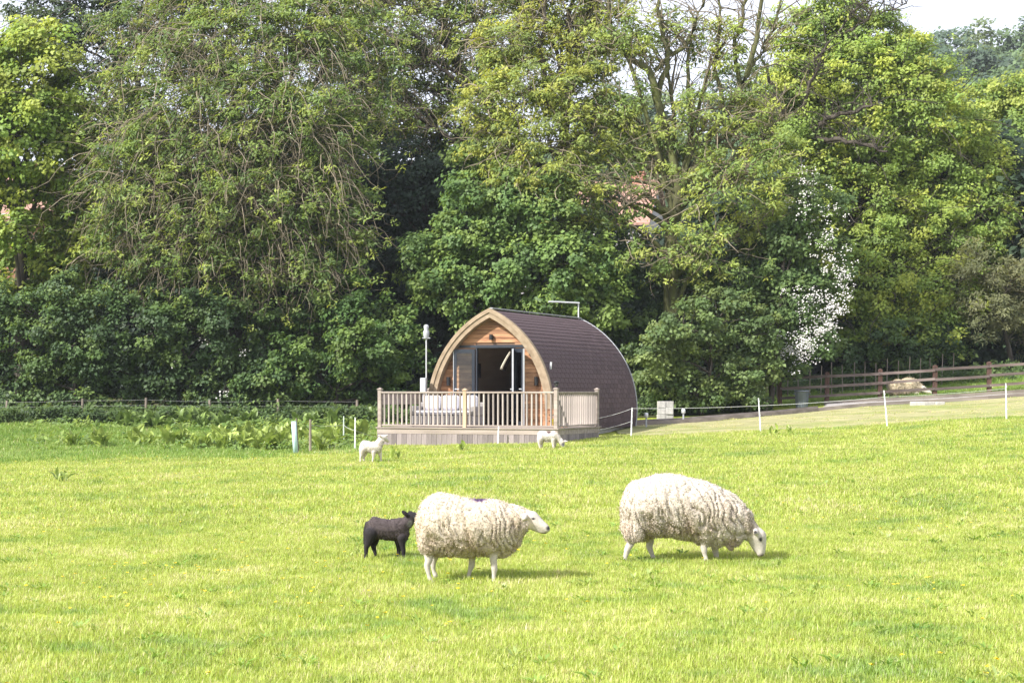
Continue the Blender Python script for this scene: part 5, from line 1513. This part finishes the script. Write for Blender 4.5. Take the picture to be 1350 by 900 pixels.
# nettles and ivy along the hedge foot
def undergrowth():
    parts = []
    kd = dict(KIND['hedge']); kd['n'] = 38; kd['cr'] = 0.22; kd['l'] = 0.13; kd['w'] = 0.06
    C = []
    for i in range(1200):
        px = rng.uniform(-40, 560) if i < 800 else rng.uniform(840, 1350)
        Y = rng.uniform(59.6, 61.4) if px < 700 else (rng.uniform(62.2, 63.2) if px < 1015 else rng.uniform(68, 71))
        b = gat(px, Y); C.append((b.x, b.y, b.z + rng.uniform(0.05, 0.55)))
    C2 = []
    for i in range(650):
        px = rng.choice([rng.uniform(40, 495), rng.uniform(270, 495), rng.uniform(280, 400)])
        b = gp(px, rng.choice([rng.uniform(580, 598), rng.uniform(560, 570)]))
        C2.append((b.x, b.y, b.z + rng.uniform(0.02, 0.24)))
    kw = dict(l=0.15, w=0.07, n=16, cr=0.2, cols=[(0.17, 0.26, 0.06), (0.13, 0.21, 0.05), (0.23, 0.31, 0.08)])
    vw, fw, tw_ = foliage(np.array(C2), np.tile([0, -0.3, 0.7], (len(C2), 1)), kw)
    o = link('rank_weeds', raw_mesh('rank_weeds', vw, fw, MAT['leaf'], tw_))
    tag(o, 'rank bright green weeds growing among the dock plants', 'weed', kind='stuff')
    C = np.array(C)
    v, f, t = foliage(C, np.tile([0, -0.6, 0.5], (len(C), 1)), kd, 1.0, [(0.085, 0.14, 0.045), (0.065, 0.11, 0.04), (0.11, 0.165, 0.05)])
    o = link('undergrowth', raw_mesh('undergrowth', v, f, MAT['leaf'], t))
    tag(o, 'nettles and ivy along the foot of the hedge', 'undergrowth', kind='stuff')
undergrowth()

# ------------------------------------------------------------------ grass
def grass_mat():
    m = bpy.data.materials.new('grass_blade'); m.use_nodes = True
    n = m.node_tree; n.nodes.clear()
    o = n.nodes.new('ShaderNodeOutputMaterial')
    g = n.nodes.new('ShaderNodeNewGeometry')
    f1 = n.nodes.new('ShaderNodeTexNoise'); f1.inputs['Scale'].default_value = 0.55; f1.inputs['Detail'].default_value = 5; f1.inputs['Roughness'].default_value = 0.62
    n.links.new(g.outputs['Position'], f1.inputs['Vector'])
    r = n.nodes.new('ShaderNodeValToRGB'); e = r.color_ramp.elements
    e[0].position = 0.30; e[0].color = (0.25, 0.37, 0.08, 1)
    e[1].position = 0.72; e[1].color = (0.52, 0.555, 0.20, 1)
    k = e.new(0.45); k.color = (0.37, 0.455, 0.09, 1)
    k = e.new(0.58); k.color = (0.44, 0.51, 0.12, 1)
    f2 = n.nodes.new('ShaderNodeTexNoise'); f2.inputs['Scale'].default_value = 3.2; f2.inputs['Detail'].default_value = 3
    n.links.new(g.outputs['Position'], f2.inputs['Vector'])
    ad = n.nodes.new('ShaderNodeMath'); ad.operation = 'MULTIPLY_ADD'
    ad.inputs[1].default_value = 0.55; n.links.new(f2.outputs[0], ad.inputs[0])
    sb = n.nodes.new('ShaderNodeMath'); sb.operation = 'SUBTRACT'; sb.inputs[1].default_value = 0.275
    n.links.new(f1.outputs[0], sb.inputs[0]); n.links.new(sb.outputs[0], ad.inputs[2])
    n.links.new(ad.outputs[0], r.inputs[0])
    a = n.nodes.new('ShaderNodeAttribute'); a.attribute_name = 'tint'
    col = mul_rgb(n, r.outputs[0], a.outputs['Color'])
    p = n.nodes.new('ShaderNodeBsdfPrincipled'); p.inputs['Roughness'].default_value = 0.5; p.inputs['Specular IOR Level'].default_value = 0.4
    n.links.new(col, p.inputs['Base Color'])
    t = n.nodes.new('ShaderNodeBsdfTranslucent'); n.links.new(mul_rgb(n, col, (1.15, 1.1, 0.7)), t.inputs[0])
    x = n.nodes.new('ShaderNodeMixShader'); x.inputs[0].default_value = 0.4
    n.links.new(p.outputs[0], x.inputs[1]); n.links.new(t.outputs[0], x.inputs[2]); n.links.new(x.outputs[0], o.inputs[0])
    return m
MAT['grass'] = grass_mat()

def blade_patch(name, n, rad, h, w, straw, tone=(1, 1, 1)):
    """patch of curved blades, three segments each"""
    a = rng.uniform(0, 2 * np.pi, n); rr = rad * np.sqrt(rng.random(n))
    P = np.stack([rr * np.cos(a), rr * np.sin(a), np.zeros(n) - 0.012], 1)
    th = rng.uniform(0, 2 * np.pi, n)
    lean = np.abs(rng.normal(0.42, 0.28, n))
    H = h * rng.uniform(0.45, 1.25, n)
    d = np.stack([np.cos(th), np.sin(th), np.zeros(n)], 1)
    sd = np.stack([-np.sin(th), np.cos(th), np.zeros(n)], 1)
    up = np.array([0, 0, 1.0])
    ww = (w * rng.uniform(0.6, 1.3, n))[:, None]
    v = np.empty((n, 6, 3))
    for k, t in enumerate((0, 0.55, 1.0)):
        c = P + up * (H * t * (1 - 0.25 * lean * t))[:, None] + d * (H * lean * t * t)[:, None]
        wk = ww * (1.0, 0.85, 0.12)[k] * 0.5
        v[:, 2 * k] = c - sd * wk; v[:, 2 * k + 1] = c + sd * wk
    b = np.arange(n)[:, None] * 6
    f = np.concatenate([b + [0, 1, 3, 2], b + [2, 3, 5, 4]])
    t = np.array(tone) * rng.uniform(0.7, 1.25, (n, 1))
    s = rng.random(n) < straw
    t[s] = np.array([1.5, 1.15, 2.6]) * rng.uniform(0.7, 1.1, (s.sum(), 1))
    return bpy.data.objects.new(name, raw_mesh(name, v.reshape(-1, 3), f, MAT['grass'], np.repeat(t, 6, 0)))

def on_deck(X, Y, m=0.0):
    x = (X - DC.x) * U.x + (Y - DC.y) * U.y; y = (X - DC.x) * V.x + (Y - DC.y) * V.y
    return (x > -DW - m) & (x < 0 + m) & (y > -m) & (y < 10.2)

def scatter(name, label, patches, Y0, Y1, dens, scale, mask=None, kind_cat='grass', seed=1, clump=0.0):
    """points carrying a patch index, a turn and a size; geometry nodes put a patch on each"""
    r_ = np.random.default_rng(seed)
    hw = 0.2813 * Y1 + 5.5
    n = int(2 * hw * (Y1 - Y0) * dens)
    X = r_.uniform(-hw, hw, n); Y = r_.uniform(Y0, Y1, n)
    k = np.abs(X) < 0.2813 * Y + 5.0
    if mask is not None: k &= mask(X, Y)
    k &= ~on_deck(X, Y, 0.05)
    X, Y = X[k], Y[k]
    n = len(X)
    me = bpy.data.meshes.new(name)
    me.vertices.add(n)
    me.vertices.foreach_set('co', np.stack([X, Y, gz(X, Y)], 1).astype(np.float32).ravel())
    a = me.attributes.new('pick', 'INT', 'POINT'); a.data.foreach_set('value', r_.integers(0, len(patches), n).astype(np.int32))
    a = me.attributes.new('turn', 'FLOAT_VECTOR', 'POINT')
    rot = np.zeros((n, 3), np.float32); rot[:, 2] = r_.uniform(0, 6.283, n); rot[:, :2] = r_.normal(0, 0.06, (n, 2))
    a.data.foreach_set('vector', rot.ravel())
    a = me.attributes.new('size', 'FLOAT', 'POINT')
    patchy = 0.5 + 0.5 * np.sin(X * 1.3 + 1.7 * np.sin(Y * 0.9)) * np.sin(Y * 1.1 + 1.3 * np.sin(X * 0.7))
    a.data.foreach_set('value', (scale * (r_.uniform(0.7, 1.2, n) + clump * patchy ** 3)).astype(np.float32))
    o = link(name, me)
    c = bpy.data.collections.new(name + '_patches')
    for p_ in patches:
        if p_.name not in c.objects: c.objects.link(p_)
    ng = bpy.data.node_groups.new(name, 'GeometryNodeTree')
    ng.interface.new_socket('Geometry', in_out='INPUT', socket_type='NodeSocketGeometry')
    ng.interface.new_socket('Geometry', in_out='OUTPUT', socket_type='NodeSocketGeometry')
    gi = ng.nodes.new('NodeGroupInput'); go = ng.nodes.new('NodeGroupOutput')
    ci = ng.nodes.new('GeometryNodeCollectionInfo'); ci.inputs[0].default_value = c
    ci.inputs['Separate Children'].default_value = True; ci.inputs['Reset Children'].default_value = True
    ip = ng.nodes.new('GeometryNodeInstanceOnPoints'); ip.inputs['Pick Instance'].default_value = True
    def attr(nm, ty):
        x = ng.nodes.new('GeometryNodeInputNamedAttribute'); x.data_type = ty; x.inputs[0].default_value = nm
        return x.outputs[0]
    mp = ng.nodes.new('GeometryNodeMeshToPoints')
    ng.links.new(gi.outputs[0], mp.inputs[0]); ng.links.new(mp.outputs[0], ip.inputs['Points'])
    ng.links.new(ci.outputs[0], ip.inputs['Instance'])
    ng.links.new(attr('pick', 'INT'), ip.inputs['Instance Index'])
    er = ng.nodes.new('FunctionNodeEulerToRotation')
    ng.links.new(attr('turn', 'FLOAT_VECTOR'), er.inputs[0]); ng.links.new(er.outputs[0], ip.inputs['Rotation'])
    ng.links.new(attr('size', 'FLOAT'), ip.inputs['Scale'])
    ng.links.new(ip.outputs[0], go.inputs[0])
    md = o.modifiers.new('patches', 'NODES'); md.node_group = ng
    tag(o, label, kind_cat, kind='stuff')
    return o
near_p = [blade_patch('blades_near_%d' % i, 110, 0.17, 0.060, 0.0062, 0.16) for i in range(5)]
far_p = [blade_patch('blades_far_%d' % i, 120, 0.32, 0.075, 0.012, 0.14) for i in range(4)]
dry_p = [blade_patch('blades_dry_%d' % i, 70, 0.3, 0.05, 0.014, 0.75) for i in range(3)]
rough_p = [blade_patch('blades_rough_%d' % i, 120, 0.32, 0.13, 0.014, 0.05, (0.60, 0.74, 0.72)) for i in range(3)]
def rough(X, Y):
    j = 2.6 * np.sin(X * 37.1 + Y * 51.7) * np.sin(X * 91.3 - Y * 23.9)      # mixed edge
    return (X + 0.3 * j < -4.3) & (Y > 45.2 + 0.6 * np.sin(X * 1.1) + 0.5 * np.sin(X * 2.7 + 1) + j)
def meadow(X, Y): return ~mown_mask(X, Y) & ~((X > 3.0) & (Y > edge_near(X)))
scatter('meadow_grass_near', 'bright yellow green pasture grass around the sheep', near_p, 9.5, 25, 74, 1.0, None, seed=3, clump=0.12)
scatter('meadow_grass_far', 'yellow green pasture grass in the middle of the field up to the deck', far_p, 24, 60, 20, 1.0, lambda X, Y: meadow(X, Y) & ~rough(X, Y), seed=4, clump=0.12)
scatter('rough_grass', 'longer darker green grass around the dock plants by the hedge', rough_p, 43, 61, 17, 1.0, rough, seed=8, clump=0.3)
scatter('mown_grass', 'short dry straw coloured grass of the mown strip', dry_p, 49.5, 62, 6, 0.9, lambda X, Y: mown_mask(X, Y) & ~gravel_mask(X, Y), seed=5)
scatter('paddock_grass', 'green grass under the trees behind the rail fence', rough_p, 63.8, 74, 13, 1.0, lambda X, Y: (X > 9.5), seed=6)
def weed_patch(name, n, size, tone):
    """low rosette of broad leaves: clover, plantain, young dock"""
    a = rng.uniform(0, 2 * np.pi, n)
    P = np.stack([0.05 * np.cos(a) * rng.random(n), 0.05 * np.sin(a) * rng.random(n), rng.uniform(0.0, 0.05, n)], 1)
    A = np.stack([np.cos(a), np.sin(a), rng.uniform(0.15, 1.1, n)], 1)
    N = np.stack([-0.4 * np.cos(a), -0.4 * np.sin(a), np.ones(n)], 1)
    L = size * rng.uniform(0.6, 1.3, n)
    v, f = kites(P, A, N, L, L * rng.uniform(0.3, 0.5, n), 0.1)
    t = np.array(tone) * rng.uniform(0.75, 1.2, (n, 1))
    return bpy.data.objects.new(name, raw_mesh(name, v, f, MAT['grass'], np.repeat(t, 4, 0)))
weed_p = [weed_patch('weed_%d' % i, 13, 0.060, ((0.62, 0.78, 0.7), (0.75, 0.85, 0.8), (0.85, 0.88, 1.4))[i % 3]) for i in range(4)]
def weedy(X, Y): return np.sin(X * 1.9 + 2 * np.sin(Y * 0.8)) * np.sin(Y * 1.3 + 1.5 * np.sin(X * 1.1)) + 0.7 * np.sin(X * 53.1 + Y * 31.7) > 0.35
scatter('meadow_weeds', 'low broad leaved weeds and clover scattered through the pasture', weed_p, 9.5, 46, 7, 1.0, weedy, 'weed', seed=11)
# buttercups
MAT['buttercup'] = plain('buttercup_petals', (0.70, 0.50, 0.01), (0.80, 0.60, 0.02), 0.4, 9, bump=0)
def buttercups():
    n = 2600
    Y = rng.uniform(10, 46, n); X = rng.uniform(-1, 1, n) * (0.2813 * Y + 1)
    keep = (mnoise_arr(X * 0.35, Y * 0.35) > rng.uniform(-0.2, 0.5, n)) & (rng.random(n) < np.where(X < 0, 0.95, 0.5))
    X, Y = X[keep], Y[keep]
    P = np.stack([X, Y, gz(X, Y) + rng.uniform(0.05, 0.10, len(X))], 1)
    parts = []
    for k in range(5):
        a = 2 * np.pi * k / 5
        A = np.tile([math.cos(a), math.sin(a), 0.35], (len(P), 1)) + rng.normal(size=P.shape) * 0.12
        N = np.tile([0, 0, 1.0], (len(P), 1)) + rng.normal(size=P.shape) * 0.2
        s = rng.uniform(0.014, 0.022, len(P))
        parts.append(kites(P, A, N, s * 1.2, s * 1.2, 0.0))
    v, f, _ = merge(parts)
    o = link('buttercups', raw_mesh('buttercups', v, f, MAT['buttercup']))
    tag(o, 'tiny yellow buttercups scattered through the pasture', 'flower', kind='stuff')
def mnoise_arr(x, y):
    return np.array([mnoise.noise(Vector((a, b, 0.5))) for a, b in zip(x, y)])
buttercups()

# ------------------------------------------------------------------ air
hz = MB().box(-330, 330, -45, 430, -1.6, 66).build('haze', None)
hm = bpy.data.materials.new('haze_air'); hm.use_nodes = True
hn = hm.node_tree; hn.nodes.clear()
ho = hn.nodes.new('ShaderNodeOutputMaterial')
hv = hn.nodes.new('ShaderNodeVolumePrincipled')
hv.inputs['Color'].default_value = (0.86, 0.92, 1.0, 1)
hv.inputs['Density'].default_value = 0.00025
hv.inputs['Anisotropy'].default_value = 0.2
hn.links.new(hv.outputs[0], ho.inputs['Volume'])
hz.data.materials.append(hm)
tag(hz, kind='stuff')
